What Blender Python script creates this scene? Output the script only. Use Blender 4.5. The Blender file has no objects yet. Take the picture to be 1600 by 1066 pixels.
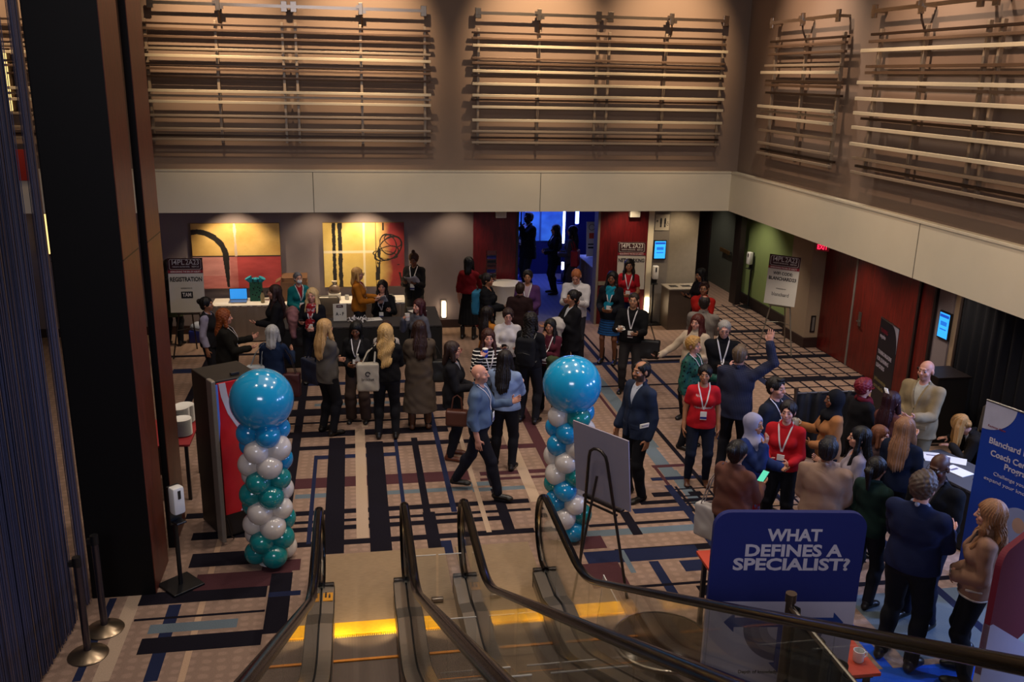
import bpy, bmesh, math, random
import numpy as np
from mathutils import Vector, Matrix
random.seed(7); RNG = np.random.RandomState(7)
SC = bpy.context.scene
COL = SC.collection
# ------------------------------------------------------------------ camera
F_PX = 1423.5
def axes():
    p, y, r = math.radians(16.228), math.radians(10.034), math.radians(1.2317)
    f = Vector((math.sin(y)*math.cos(p), math.cos(y)*math.cos(p), -math.sin(p)))
    r0 = Vector((math.cos(y), -math.sin(y), 0)); u0 = r0.cross(f)
    return math.cos(r)*r0+math.sin(r)*u0, -math.sin(r)*r0+math.cos(r)*u0, f
_r, _u, _f = axes()
cam = bpy.data.cameras.new('camera'); cam.sensor_width = 36; cam.lens = F_PX/1600*36
cam.clip_start = 0.05; cam.clip_end = 200
co = bpy.data.objects.new('camera', cam); COL.objects.link(co)
M = Matrix((( _r.x, _u.x, -_f.x, 0), (_r.y, _u.y, -_f.y, 0), (_r.z, _u.z, -_f.z, 5.1), (0, 0, 0, 1)))
co.matrix_world = M; SC.camera = co
# ------------------------------------------------------------------ light
SC.view_settings.view_transform = 'Standard'; SC.view_settings.look = 'None'
SC.view_settings.exposure = -0.12; SC.view_settings.gamma = 1; SC.view_settings.use_curve_mapping = False
SC.cycles.max_bounces = 6; SC.cycles.diffuse_bounces = 2; SC.cycles.glossy_bounces = 4
SC.cycles.transparent_max_bounces = 16; SC.cycles.transmission_bounces = 6
SC.cycles.caustics_reflective = False; SC.cycles.caustics_refractive = False
SC.cycles.use_denoising = True
SC.cycles.sample_clamp_indirect = 4
W = bpy.data.worlds.new('world'); SC.world = W; W.use_nodes = True
W.node_tree.nodes['Background'].inputs[0].default_value = (.45, .52, .75, 1)
W.node_tree.nodes['Background'].inputs[1].default_value = 0.035
def light(kind, name, loc, target, power, color, size=.2, spot=60, blend=.6, sy=None):
    l = bpy.data.lights.new(name, kind); l.energy = power; l.color = color
    if kind == 'SPOT':
        l.spot_size = math.radians(spot); l.spot_blend = blend; l.shadow_soft_size = size
    elif kind == 'AREA':
        l.size = size
        if sy: l.shape = 'RECTANGLE'; l.size_y = sy
    else: l.shadow_soft_size = size
    o = bpy.data.objects.new(name, l); COL.objects.link(o); o.location = loc
    d = Vector(target)-Vector(loc); o.rotation_euler = d.to_track_quat('-Z', 'Y').to_euler()
    return o
WARM = (1, .70, .42); NEUT = (1, .86, .72)
# wall washers above the slatted panels
for x, p in ((-5.6, 500), (-2.05, 900), (0.2, 1000), (3.18, 1000), (5.5, 800)):
    light('SPOT', 'wall_washer', (x, 13.7, 7.9), (x, 16.2, 5.75), p*1.5, WARM, .05, 50, 1)
for y, p in ((13.8, 420), (10.73, 420), (8.2, 420)):
    light('SPOT', 'wall_washer', (4.5, y, 7.9), (7.0, y, 5.7), p*1.5, (1, .68, .45), .05, 56, 1)
# downlights over the hall floor
for x in (-2.2, 0.6, 3.4, 6.0):
    for y in (7.2, 10.2, 13.2):
        pw = (235 if y > 8 else (340 if x > -1 else 150)) + (70 if x > 0 and y > 9 else 0)
        light('SPOT', 'ceiling_downlight', (x, y, 7.55), (x, y, 0), pw, NEUT, .06, 104, .9)
light('AREA', 'ceiling_fill', (1.6, 9.8, 7.9), (1.6, 9.8, 0), 110, (1, .84, .66), 6.5, sy=5.0)  # added soft fill that lifts the fascia, not a ceiling fitting
# downlights in the low ceiling round the hall
for x, p in ((-2.3, 150), (-0.75, 50), (0.2, 170), (2.0, 50), (5.6, 60), (6.8, 60)):
    light('SPOT', 'soffit_downlight', (x, 17.75, 2.74), (x, 18.25, 1.3), p, (1, .78, .50), .03, 96, .8)
for x, y, p in ((-2.6, 17.0, 30), (-0.4, 17.1, 40), (2.8, 17.0, 40), (4.4, 17.0, 45), (7.6, 17.4, 110), (8.3, 19.0, 110), (8.3, 21.6, 70), (8.1, 14.6, 130), (8.0, 13.2, 110), (8.35, 11.7, 60), (8.1, 9.6, 40)):
    light('SPOT', 'soffit_downlight', (x, y, 2.74), (x, y, 0), p, NEUT, .03, 110, .7)
# added blue rim lights over the booth crowd, not fittings of the hall
for (x, y, tx, ty, p) in ((8.3, 6.4, 5.2, 7.6, 420), (7.4, 4.8, 4.8, 6.6, 300), (8.5, 8.4, 5.0, 8.8, 330)):
    light('SPOT', 'blue_rim_fill', (x, y, 2.70), (tx, ty, .9), p, (.30, .46, 1), .08, 100, .8)
for x in (-.28, .28, 1.16, 1.71):           # lamps in the skirts beside the combs
    light('SPOT', 'comb_lamp', (x, 7.5, .19), ((0 if x < .7 else 1.435), 7.72, -.02), 9, (1, .74, .38), .01, 125, .7)
light('AREA', 'camera_side_fill', (-1.0, -2.5, 6.4), (1.5, 10, 1.0), 270, (.86, .86, 1), 3.5, sy=1.6)  # added fill from behind the camera, not a window
# hall beyond the open doors
light('AREA', 'exhibit_glow', (4.2, 22.8, 3.1), (4.2, 21.5, 0), 260, (.10, .16, 1), 3.0)
# ------------------------------------------------------------------ materials
def lin(c):
    if isinstance(c, str):
        c = [int(c[i:i+2], 16)/255 for i in (0, 2, 4)]
    return tuple(x/12.92 if x <= .04045 else ((x+.055)/1.055)**2.4 for x in c)+(1,)
MC = {}
def _nodes(name):
    m = bpy.data.materials.new(name); m.use_nodes = True
    nt = m.node_tree; b = nt.nodes['Principled BSDF']
    return m, nt, b
def mat(name, col, rough=.6, metal=0, var=.12, scale=8, bump=0, bscale=60, stretch=None, sheen=0, spec=.5, emit=0, emitcol=None, coat=0):
    key = (name, col, rough, metal, var, scale, bump, bscale, stretch, emit)
    if key in MC: return MC[key]
    m, nt, b = _nodes(name); N = nt.nodes; L = nt.links; c = lin(col)
    b.inputs['Roughness'].default_value = rough; b.inputs['Metallic'].default_value = metal
    b.inputs['Specular IOR Level'].default_value = spec; b.inputs['Coat Weight'].default_value = coat
    tc = N.new('ShaderNodeTexCoord'); mp = N.new('ShaderNodeMapping'); L.new(tc.outputs['Object'], mp.inputs[0])
    if stretch: mp.inputs['Scale'].default_value = stretch
    n = N.new('ShaderNodeTexNoise'); n.inputs['Scale'].default_value = scale; n.inputs['Detail'].default_value = 4
    L.new(mp.outputs[0], n.inputs['Vector'])
    r = N.new('ShaderNodeMapRange'); r.inputs['To Min'].default_value = 1-var; r.inputs['To Max'].default_value = 1+var
    L.new(n.outputs[0], r.inputs[0])
    mx = N.new('ShaderNodeMix'); mx.data_type = 'RGBA'; mx.blend_type = 'MULTIPLY'; mx.inputs[0].default_value = 1
    mx.inputs[6].default_value = c; L.new(r.outputs[0], mx.inputs[7]); L.new(mx.outputs[2], b.inputs['Base Color'])
    if bump:
        n2 = N.new('ShaderNodeTexNoise'); n2.inputs['Scale'].default_value = bscale; n2.inputs['Detail'].default_value = 2
        L.new(mp.outputs[0], n2.inputs['Vector'])
        bp = N.new('ShaderNodeBump'); bp.inputs['Strength'].default_value = bump; bp.inputs['Distance'].default_value = .01
        L.new(n2.outputs[0], bp.inputs['Height']); L.new(bp.outputs[0], b.inputs['Normal'])
    if sheen: b.inputs['Sheen Weight'].default_value = sheen
    if emit:
        b.inputs['Emission Color'].default_value = lin(emitcol or col); b.inputs['Emission Strength'].default_value = emit
    MC[key] = m; return m
def cloth(col, kind='plain', rough=.9):
    kind = 'plain' if kind == 'turtle' else kind
    key = ('cloth', col, kind)
    if key in MC: return MC[key]
    m = mat('cloth_'+kind, col, rough, 0, .16, 14, .25, 260, None, 0, .2)
    m = m.copy()
    if kind != 'plain':
        nt = m.node_tree; N = nt.nodes; L = nt.links; b = N['Principled BSDF']
        src = b.inputs['Base Color'].links[0].from_socket
        tc = N.new('ShaderNodeTexCoord'); w = N.new('ShaderNodeTexWave'); w.wave_profile = 'SIN'
        w.inputs['Scale'].default_value = {'stripe': 14, 'hstripe': 7, 'check': 16, 'rib': 26}.get(kind, 10)
        w.bands_direction = 'Z' if kind in ('hstripe',) else 'X'
        L.new(tc.outputs['Object'], w.inputs[0]); fac = w.outputs[1]
        if kind == 'check':
            w2 = N.new('ShaderNodeTexWave'); w2.bands_direction = 'Z'; w2.inputs['Scale'].default_value = 16
            L.new(tc.outputs['Object'], w2.inputs[0]); mm = N.new('ShaderNodeMath'); mm.operation = 'MAXIMUM'
            L.new(w.outputs[1], mm.inputs[0]); L.new(w2.outputs[1], mm.inputs[1]); fac = mm.outputs[0]
        if kind == 'floral':
            v = N.new('ShaderNodeTexVoronoi'); v.inputs['Scale'].default_value = 22; L.new(tc.outputs['Object'], v.inputs[0])
            L.new(v.outputs[0], b.inputs['Roughness'])
            fac = v.outputs[0]
        r = N.new('ShaderNodeMapRange'); r.inputs[1].default_value = .8 if kind in ('check', 'hstripe') else .55; r.inputs[2].default_value = .98 if kind == 'check' else .88 if kind == 'hstripe' else .75
        L.new(fac, r.inputs[0])
        mx = N.new('ShaderNodeMix'); mx.data_type = 'RGBA'; L.new(r.outputs[0], mx.inputs[0]); L.new(src, mx.inputs[6])
        c = lin(col); alt = {'stripe': tuple(min(1, x*.45) for x in c[:3])+(1,), 'hstripe': lin('d9d4cc') if sum(c[:3]) < .2 else lin('14161c'),
            'check': tuple(min(1, x*1.8+.02) for x in c[:3])+(1,), 'rib': tuple(x*.7 for x in c[:3])+(1,), 'floral': lin('1d4a40') if sum(c[:3]) < .3 else lin('8c1a22')}[kind]
        if kind == 'floral':
            r.inputs[1].default_value = .2; r.inputs[2].default_value = .45
        mx.inputs[7].default_value = alt; L.new(mx.outputs[2], b.inputs['Base Color'])
    MC[key] = m; return m
def attr_mat(name, rough=.5, spec=.5, sheen=0, emit=0, coat=0, var=.1, scale=30, bump=0):
    key = ('attr', name)
    if key in MC: return MC[key]
    m, nt, b = _nodes(name); N = nt.nodes; L = nt.links
    a = N.new('ShaderNodeAttribute'); a.attribute_name = 'Col'
    tc = N.new('ShaderNodeTexCoord'); n = N.new('ShaderNodeTexNoise'); n.inputs['Scale'].default_value = scale; n.inputs['Detail'].default_value = 3
    L.new(tc.outputs['Object'], n.inputs[0])
    r = N.new('ShaderNodeMapRange'); r.inputs['To Min'].default_value = 1-var; r.inputs['To Max'].default_value = 1+var; L.new(n.outputs[0], r.inputs[0])
    mx = N.new('ShaderNodeMix'); mx.data_type = 'RGBA'; mx.blend_type = 'MULTIPLY'; mx.inputs[0].default_value = 1
    L.new(a.outputs['Color'], mx.inputs[6]); L.new(r.outputs[0], mx.inputs[7])
    L.new(mx.outputs[2], b.inputs['Base Color']); b.inputs['Roughness'].default_value = rough; b.inputs['Specular IOR Level'].default_value = spec
    b.inputs['Coat Weight'].default_value = coat
    if emit:
        L.new(a.outputs['Color'], b.inputs['Emission Color']); b.inputs['Emission Strength'].default_value = emit
    MC[key] = m; return m
def glass(name, tint=(.9, .95, .93), rough=.0, fres=1.0):
    key = ('glass', name)
    if key in MC: return MC[key]
    m, nt, b = _nodes(name); N = nt.nodes; L = nt.links; N.remove(b); out = [x for x in N if x.type == 'OUTPUT_MATERIAL'][0]
    t = N.new('ShaderNodeBsdfTransparent'); t.inputs[0].default_value = tint+(1,)
    g = N.new('ShaderNodeBsdfGlossy'); g.inputs['Roughness'].default_value = rough
    f = N.new('ShaderNodeLayerWeight'); f.inputs[0].default_value = .5
    pw = N.new('ShaderNodeMath'); pw.operation = 'POWER'; pw.inputs[1].default_value = 4.5; L.new(f.outputs['Facing'], pw.inputs[0])
    mu = N.new('ShaderNodeMath'); mu.operation = 'MULTIPLY_ADD'; mu.inputs[1].default_value = .9; mu.inputs[2].default_value = .05*fres; L.new(pw.outputs[0], mu.inputs[0])
    mx = N.new('ShaderNodeMixShader'); L.new(mu.outputs[0], mx.inputs[0]); L.new(t.outputs[0], mx.inputs[1]); L.new(g.outputs[0], mx.inputs[2])
    L.new(mx.outputs[0], out.inputs[0]); MC[key] = m; return m
def wood(name, col, dark, sc=(6, 6, .7), rough=.38, spec=.5):
    key = ('wood', name)
    if key in MC: return MC[key]
    m, nt, b = _nodes(name); N = nt.nodes; L = nt.links
    tc = N.new('ShaderNodeTexCoord'); mp = N.new('ShaderNodeMapping'); mp.inputs['Scale'].default_value = sc; L.new(tc.outputs['Object'], mp.inputs[0])
    n = N.new('ShaderNodeTexNoise'); n.inputs['Scale'].default_value = 5; n.inputs['Detail'].default_value = 6; n.inputs['Distortion'].default_value = 1.2
    L.new(mp.outputs[0], n.inputs[0]); cr = N.new('ShaderNodeValToRGB'); cr.color_ramp.elements[0].position = .3; cr.color_ramp.elements[1].position = .7
    cr.color_ramp.elements[0].color = lin(dark); cr.color_ramp.elements[1].color = lin(col); L.new(n.outputs[0], cr.inputs[0])
    L.new(cr.outputs[0], b.inputs['Base Color']); b.inputs['Roughness'].default_value = rough; b.inputs['Specular IOR Level'].default_value = spec
    MC[key] = m; return m
def emis(name, col, s):
    return mat(name, col, .5, 0, .02, 5, emit=s)
# ------------------------------------------------------------------ builders
def tag(o, label=None, cat=None, group=None, kind=None):
    if label: o['label'] = label
    if cat: o['category'] = cat
    if group: o['group'] = group
    if kind: o['kind'] = kind
    return o
def link(o, parent=None):
    COL.objects.link(o)
    if parent is not None: o.parent = parent
    return o
def thing(name, label, cat, loc=(0, 0, 0), rz=0, group=None):
    o = bpy.data.objects.new(name, None); COL.objects.link(o); o.location = loc; o.rotation_euler = (0, 0, rz)
    o.empty_display_size = .1
    return tag(o, label, cat, group)
def npmesh(name, V, Fq, smooth=True, cols=None):
    me = bpy.data.meshes.new(name); nv, nf = len(V), len(Fq)
    me.vertices.add(nv); me.vertices.foreach_set('co', np.asarray(V, np.float32).ravel())
    k = Fq.shape[1]; me.loops.add(nf*k); me.loops.foreach_set('vertex_index', np.asarray(Fq, np.int32).ravel())
    me.polygons.add(nf); me.polygons.foreach_set('loop_start', np.arange(0, nf*k, k, dtype=np.int32))
    try: me.polygons.foreach_set('loop_total', np.full(nf, k, dtype=np.int32))
    except Exception: pass
    me.polygons.foreach_set('use_smooth', np.full(nf, smooth, dtype=bool))
    if cols is not None:
        a = me.attributes.new('Col', 'FLOAT_COLOR', 'POINT'); a.data.foreach_set('color', np.asarray(cols, np.float32).ravel())
    me.update(calc_edges=True); return me
class MB:
    def __init__(s): s.bm = bmesh.new()
    def _add(s, M, fn, **k):
        r = fn(s.bm, matrix=M, **k); return r['verts']
    def box(s, c, d, rz=0, R=None, bev=0):
        Mx = Matrix.Translation(c) @ (R.to_4x4() if R is not None else Matrix.Rotation(rz, 4, 'Z')) @ Matrix.Diagonal((d[0], d[1], d[2], 1))
        v = s._add(Mx, bmesh.ops.create_cube, size=1)
        if bev:
            e = list({e for x in v for e in x.link_edges}); bmesh.ops.bevel(s.bm, geom=e, offset=bev, segments=2, affect='EDGES', profile=.5)
        return s
    def cyl(s, a, b, r1, r2=None, n=16, cap=True):
        a, b = Vector(a), Vector(b); d = b-a; q = d.to_track_quat('Z', 'Y').to_matrix().to_4x4()
        s._add(Matrix.Translation((a+b)/2) @ q, bmesh.ops.create_cone, cap_ends=cap, segments=n, radius1=r1, radius2=r1 if r2 is None else r2, depth=d.length); return s
    def sph(s, c, r, seg=16, sc=(1, 1, 1)):
        s._add(Matrix.Translation(c) @ Matrix.Diagonal((r*sc[0], r*sc[1], r*sc[2], 1)), bmesh.ops.create_uvsphere, u_segments=seg, v_segments=max(6, seg//2), radius=1); return s
    def tube(s, pts, r, n=8, closed=False, flat=None):
        P = [Vector(p) for p in pts]; m = len(P); rings = []; up = None
        for i, p in enumerate(P):
            t = (P[(i+1) % m]-P[i-1]) if closed else (P[min(i+1, m-1)]-P[max(i-1, 0)])
            t.normalize()
            if up is None:
                up = Vector((0, 0, 1)) if abs(t.z) < .9 else Vector((1, 0, 0))
            a = t.cross(up).normalized(); up = a.cross(t).normalized()
            rr = r[i] if isinstance(r, (list, tuple)) else r
            fx = flat or (1, 1)
            rings.append([s.bm.verts.new(p+a*rr*fx[0]*math.cos(2*math.pi*j/n)+up*rr*fx[1]*math.sin(2*math.pi*j/n)) for j in range(n)])
        for i in range(m if closed else m-1):
            A, B = rings[i], rings[(i+1) % m]
            for j in range(n): s.bm.faces.new((A[j], A[(j+1) % n], B[(j+1) % n], B[j]))
        if not closed:
            s.bm.faces.new(rings[0][::-1]); s.bm.faces.new(rings[-1])
        return s
    def lathe(s, prof, c=(0, 0, 0), n=24, cap=True):
        c = Vector(c); rings = []
        for r, z in prof:
            rings.append([s.bm.verts.new(c+Vector((max(r, 1e-4)*math.cos(2*math.pi*j/n), max(r, 1e-4)*math.sin(2*math.pi*j/n), z))) for j in range(n)])
        for A, B in zip(rings, rings[1:]):
            for j in range(n): s.bm.faces.new((A[j], A[(j+1) % n], B[(j+1) % n], B[j]))
        if cap: s.bm.faces.new(rings[0][::-1]); s.bm.faces.new(rings[-1])
        return s
    def prism(s, poly, z0, z1, T=None):
        """poly: 2D points (x, y), extruded from z0 to z1, then moved by matrix T"""
        T = T or Matrix.Identity(4)
        A = [s.bm.verts.new(T @ Vector((x, y, z0))) for x, y in poly]; B = [s.bm.verts.new(T @ Vector((x, y, z1))) for x, y in poly]
        n = len(poly); s.bm.faces.new(A[::-1]); s.bm.faces.new(B)
        for i in range(n): s.bm.faces.new((A[i], A[(i+1) % n], B[(i+1) % n], B[i]))
        return s
    def grid(s, f, nu, nv):
        V = [[s.bm.verts.new(f(i/nu, j/nv)) for j in range(nv+1)] for i in range(nu+1)]
        for i in range(nu):
            for j in range(nv): s.bm.faces.new((V[i][j], V[i+1][j], V[i+1][j+1], V[i][j+1]))
        return s
    def ob(s, name, m, parent=None, smooth=False, solid=0, loc=None):
        bmesh.ops.recalc_face_normals(s.bm, faces=s.bm.faces[:])
        me = bpy.data.meshes.new(name); s.bm.to_mesh(me); s.bm.free()
        if smooth:
            me.polygons.foreach_set('use_smooth', [True]*len(me.polygons))
            try: me.set_sharp_from_angle(angle=math.radians(42))
            except Exception: pass
        me.materials.append(m); o = bpy.data.objects.new(name, me); link(o, parent)
        if loc: o.location = loc
        if solid:
            md = o.modifiers.new('solid', 'SOLIDIFY'); md.thickness = solid; md.offset = 0
        return o
def struct(name, mb, m, **k): return tag(mb.ob(name, m, **k), kind='structure')
XZ = Matrix(((1, 0, 0, 0), (0, 0, -1, 0), (0, 1, 0, 0), (0, 0, 0, 1)))      # x,y -> x,z ; extrusion to -y
def text_mesh(body, size, width=None, bold=0.0, align='CENTER', ext=.0012):
    cu = bpy.data.curves.new('lettering', 'FONT'); cu.body = body; cu.size = size; cu.align_x = align; cu.align_y = 'CENTER'
    cu.extrude = ext; cu.offset = bold*size; cu.resolution_u = 3
    o = bpy.data.objects.new('lettering', cu); COL.objects.link(o); dg = bpy.context.evaluated_depsgraph_get()
    me = bpy.data.meshes.new_from_object(o.evaluated_get(dg)); bpy.data.objects.remove(o); bpy.data.curves.remove(cu)
    if width:
        n = len(me.vertices); v = np.empty(n*3, np.float32); me.vertices.foreach_get('co', v); v = v.reshape(-1, 3)
        w = v[:, 0].max()-v[:, 0].min(); v[:, 0] *= width/w; me.vertices.foreach_set('co', v.ravel())
    return me
def text(body, size, T, m, parent, width=None, bold=0.0, align='CENTER', name='lettering'):
    """lettering standing in the plane of matrix T (x right, y up, z towards the reader)"""
    me = text_mesh(body, size, width, bold, align); me.transform(T); me.materials.append(m)
    return link(bpy.data.objects.new(name, me), parent)
def face(x, z, y=0): return Matrix.Translation((x, y, z)) @ Matrix.Rotation(math.pi/2, 4, 'X')
def copy_tree(o, loc=None, rz=None, label=None):
    c = o.copy(); COL.objects.link(c)
    if loc is not None: c.location = loc
    if rz is not None: c.rotation_euler = (0, 0, rz)
    if label: c['label'] = label
    for ch in list(o.children):
        d = copy_tree(ch); d.parent = c
    return c
def rrect(w, h, r, n=6, top_only=False):
    P = []
    for cx, cy, a in ((w/2-r, h/2-r, 0), (-w/2+r, h/2-r, 90), (-w/2+r, -h/2+r, 180), (w/2-r, -h/2+r, 270)):
        if top_only and cy < 0: P.append((math.copysign(w/2, cx), -h/2)); continue
        for i in range(n+1):
            t = math.radians(a+90*i/n); P.append((cx+r*math.cos(t), cy+r*math.sin(t)))
    return P
BLK = mat('black_fabric', '0b0b0e', .9, 0, .2, 20); STEEL = mat('brushed_steel', '8d8780', .32, .9, .12, 20, stretch=(1, 60, 60))
CHROME = mat('dark_chrome', '8a7f74', .28, 1, .05); BLKP = mat('black_plastic', '101012', .4); WHT = mat('white_paint', 'd8d4cd', .5, var=.04)
GUN = mat('gunmetal', '3a3431', .4, .7); PAPER = mat('white_paper', 'dcd8d2', .7, var=.05); INK = mat('dark_ink', '15131a', .6); 
CERAM = mat('white_ceramic', 'e4dfd6', .2, var=.03); WLINEN = mat('white_linen', 'd6cfc6', .8, var=.06, bump=.2)
# ------------------------------------------------------------------ carpet
CARPET = {'K': '17141c', 'N': '20253f', 'M': '4a2c30', 'B': 'ac947e', 'G': '5f6a72', 'T': 'b39378', 'U': '1f4fb8'}
STRIPS = [
    ('M',-0.92,1.41,10.88,11.19), ('G',-0.82,-0.43,10.60,10.72), ('G',0.32,1.41,10.58,10.69), ('G',1.40,2.21,10.52,10.63), ('G',1.40,1.78,10.69,10.81),
    ('K',-0.84,2.06,10.13,10.25), ('K',-0.83,2.04,9.92,9.99), ('K',-0.81,1.65,9.72,9.83), ('K',-0.79,1.98,9.36,9.48), ('K',-1.14,1.40,13.48,13.79),
    ('K',-1.11,1.35,13.14,13.21), ('K',-1.08,1.30,12.60,12.83), ('K',-1.04,1.91,12.13,12.27), ('K',-0.38,1.44,12.19,12.29), ('K',-1.33,1.46,14.18,14.40),
    ('N',-0.61,0.50,11.79,11.92), ('N',-1.38,1.32,14.91,15.07), ('G',-0.70,0.60,13.90,14.02), ('K',0.92,1.70,12.76,12.84), ('M',1.77,2.61,11.84,12.00),
    ('M',1.56,2.52,10.99,11.11), ('M',1.54,2.88,10.83,10.91), ('K',-0.44,-0.21,9.17,12.55), ('K',-0.96,-0.84,12.24,15.55), ('K',-0.96,-0.84,10.26,12.24),
    ('B',0.03,0.12,12.91,16.40), ('K',0.08,0.32,9.10,12.34), ('B',-0.07,0.07,9.49,12.87), ('N',-0.63,-0.58,9.43,11.93), ('N',0.48,0.53,10.08,12.45),
    ('K',0.73,0.82,9.25,12.42), ('N',1.07,1.14,10.00,16.29), ('B',1.42,1.48,9.44,13.52), ('K',1.63,1.76,9.44,10.58), ('K',1.64,1.78,10.65,11.01),
    ('B',2.08,2.22,10.15,13.44), ('M',2.47,2.64,11.05,16.14), ('K',0.72,0.87,9.02,10.04), ('N',0.87,0.99,9.00,9.31), ('G',4.04,4.25,11.63,14.83),
    ('G',4.00,4.20,10.65,11.64), ('G',4.08,4.23,9.41,10.85), ('M',3.93,4.46,10.95,11.04), ('N',3.79,4.50,10.55,10.65), ('K',3.66,4.06,10.08,10.21),
    ('K',4.14,4.31,10.07,10.18), ('K',3.43,4.43,9.89,9.99), ('N',3.28,4.04,9.67,9.80), ('N',4.14,4.36,9.68,9.78), ('K',2.64,4.28,9.40,9.47),
    ('G',2.56,4.21,9.17,9.32), ('K',2.79,4.06,8.73,8.86), ('N',2.42,3.73,8.57,8.84), ('M',2.45,2.72,8.90,9.19), ('M',2.35,2.75,8.09,8.59),
    ('N',3.09,3.20,7.86,8.55), ('K',3.10,3.22,9.15,9.74), ('G',2.83,2.89,8.34,8.83), ('N',3.43,3.68,8.29,8.52), ('K',2.78,3.68,8.04,8.09),
    ('K',3.43,3.68,7.81,8.00), ('M',3.94,3.99,8.65,11.02), ('N',4.44,4.53,13.62,20.54), ('K',4.60,4.65,14.43,20.53), ('N',5.21,5.29,9.47,19.85),
    ('M',3.94,3.99,12.45,14.50), ('K',4.40,4.47,10.31,13.26), ('K',4.78,7.61,15.82,15.90), ('N',3.97,7.50,15.51,15.70), ('K',3.67,6.93,14.30,14.37),
    ('K',4.76,5.41,13.14,13.20), ('K',5.29,8.29,15.84,15.96), ('K',5.22,8.58,15.60,15.72), ('K',6.25,8.33,14.41,14.48), ('B',-2.34,-2.20,7.22,9.23),
    ('T',-1.62,-1.56,7.12,12.32), ('N',-1.91,-1.79,7.16,8.37), ('N',-2.51,-2.44,7.25,8.57), ('K',-2.21,-0.98,8.39,8.62), ('K',-2.19,-0.97,8.12,8.16),
    ('G',-2.02,-1.21,7.89,8.04), ('K',-2.05,-0.96,7.57,7.82), ('M',-1.72,-0.75,8.60,8.92), ('K',-1.84,-1.08,9.07,9.37), ('M',-1.07,-0.67,8.87,9.11),
    ('K',-0.96,-0.74,7.74,8.84), ('N',-0.96,-0.64,8.38,8.47), ('K',-1.91,-1.06,9.68,9.86), ('K',-2.06,-1.10,10.22,10.36), ('K',-2.75,-2.63,13.99,17.51),
    ('N',2.50,2.67,16.77,18.42), ('N',-3.21,-1.57,15.83,16.09), ('K',-3.45,-1.64,16.79,16.92),
]
def carpet():
    S = list(STRIPS)
    # lattice beside the door wall and in the middle of the hall
    for k in range(13): x = 7.15+k*.27; S.append(('K', x, x+.045, 11.2, 19.8))
    for k in range(26): y = 11.2+k*.335; S.append(('K', 7.15, 9.1, y, y+.05))
    for y in (13.0, 14.25, 15.6, 17.4): S.append(('K', 7.15, 9.1, y, y+.16))
    S.append(('N', 7.0, 7.14, 11.2, 18.3))
    for k in range(8): x = 4.02+k*.2; S.append(('K', x, x+.035, 8.2, 10.35))
    for k in range(11): y = 8.2+k*.205; S.append(('K', 4.0, 5.5, y, y+.035))
    S.append(('N', 3.9, 4.0, 7.4, 10.4))
    for (c, a, b, d, e) in (('U', 4.05, 4.9, 5.35, 5.62), ('U', 4.2, 5.9, 6.15, 6.42), ('U', 4.62, 4.72, 5.4, 8.0), ('G', 4.9, 6.6, 6.5, 7.6), ('U', 5.3, 5.38, 5.2, 6.1), ('K', 4.0, 6.8, 7.75, 7.83), ('N', 5.9, 6.0, 5, 9), ('G', 5.0, 6.5, 5.2, 5.9)): S.append((c, a, b, d, e))
    S = [(s[0], *s[1:]) for s in S]
    xs = sorted({round(v, 3) for s in S for v in s[1:3]} | {-7.0, 10.6, 3.2, 5.15}); ys = sorted({round(v, 3) for s in S for v in s[3:5]} | {0.5, 26.0, 18.7})
    xs = [x for x in xs if -7 <= x <= 10.6]; ys = [y for y in ys if .5 <= y <= 26]
    nx, ny = len(xs), len(ys); xa, ya = np.array(xs), np.array(ys); cx, cy = (xa[1:]+xa[:-1])/2, (ya[1:]+ya[:-1])/2
    colr = np.zeros((nx-1, ny-1, 4), np.float32); colr[:] = lin('8d7465')
    for c, a, b, d, e in S:
        i = (cx > a) & (cx < b); j = (cy > d) & (cy < e); q = lin(CARPET[c])[:3]+(0,)
        colr[np.ix_(i, j)] = q
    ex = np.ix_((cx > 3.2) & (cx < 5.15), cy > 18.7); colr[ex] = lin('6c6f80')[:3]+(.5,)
    vx, vy = np.meshgrid(xa, ya, indexing='ij'); V = []; Q = []; CC = []
    # corners are split per cell so that the stripes keep hard edges
    X0, Y0 = np.meshgrid(xa[:-1], ya[:-1], indexing='ij'); X1, Y1 = np.meshgrid(xa[1:], ya[1:], indexing='ij'); Z = np.zeros_like(X0)
    V = np.stack([np.stack([X0, Y0, Z], -1), np.stack([X1, Y0, Z], -1), np.stack([X1, Y1, Z], -1), np.stack([X0, Y1, Z], -1)], 2).reshape(-1, 3)
    n = (nx-1)*(ny-1); Q = np.arange(n*4).reshape(n, 4); CC = np.repeat(colr.reshape(-1, 4), 4, 0)
    me = npmesh('floor', V, Q, False, CC)
    m, nt, b = _nodes('patterned_carpet'); N = nt.nodes; L = nt.links
    a = N.new('ShaderNodeAttribute'); a.attribute_name = 'Col'; tc = N.new('ShaderNodeTexCoord')
    nz = N.new('ShaderNodeTexNoise'); nz.inputs['Scale'].default_value = 5; nz.inputs['Detail'].default_value = 2; L.new(tc.outputs['Object'], nz.inputs[0])
    ad = N.new('ShaderNodeVectorMath'); ad.operation = 'MULTIPLY_ADD'; ad.inputs[1].default_value = (.07, .07, 0); L.new(nz.outputs[1], ad.inputs[0]); L.new(tc.outputs['Object'], ad.inputs[2])
    wv = []
    for d, s in (('X', 2.4), ('Y', 2.9)):
        w = N.new('ShaderNodeTexWave'); w.bands_direction = d; w.inputs['Scale'].default_value = s; L.new(ad.outputs[0], w.inputs[0]); wv.append(w)
    mn = N.new('ShaderNodeMath'); mn.operation = 'MULTIPLY'; L.new(wv[0].outputs[1], mn.inputs[0]); L.new(wv[1].outputs[1], mn.inputs[1])
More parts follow.
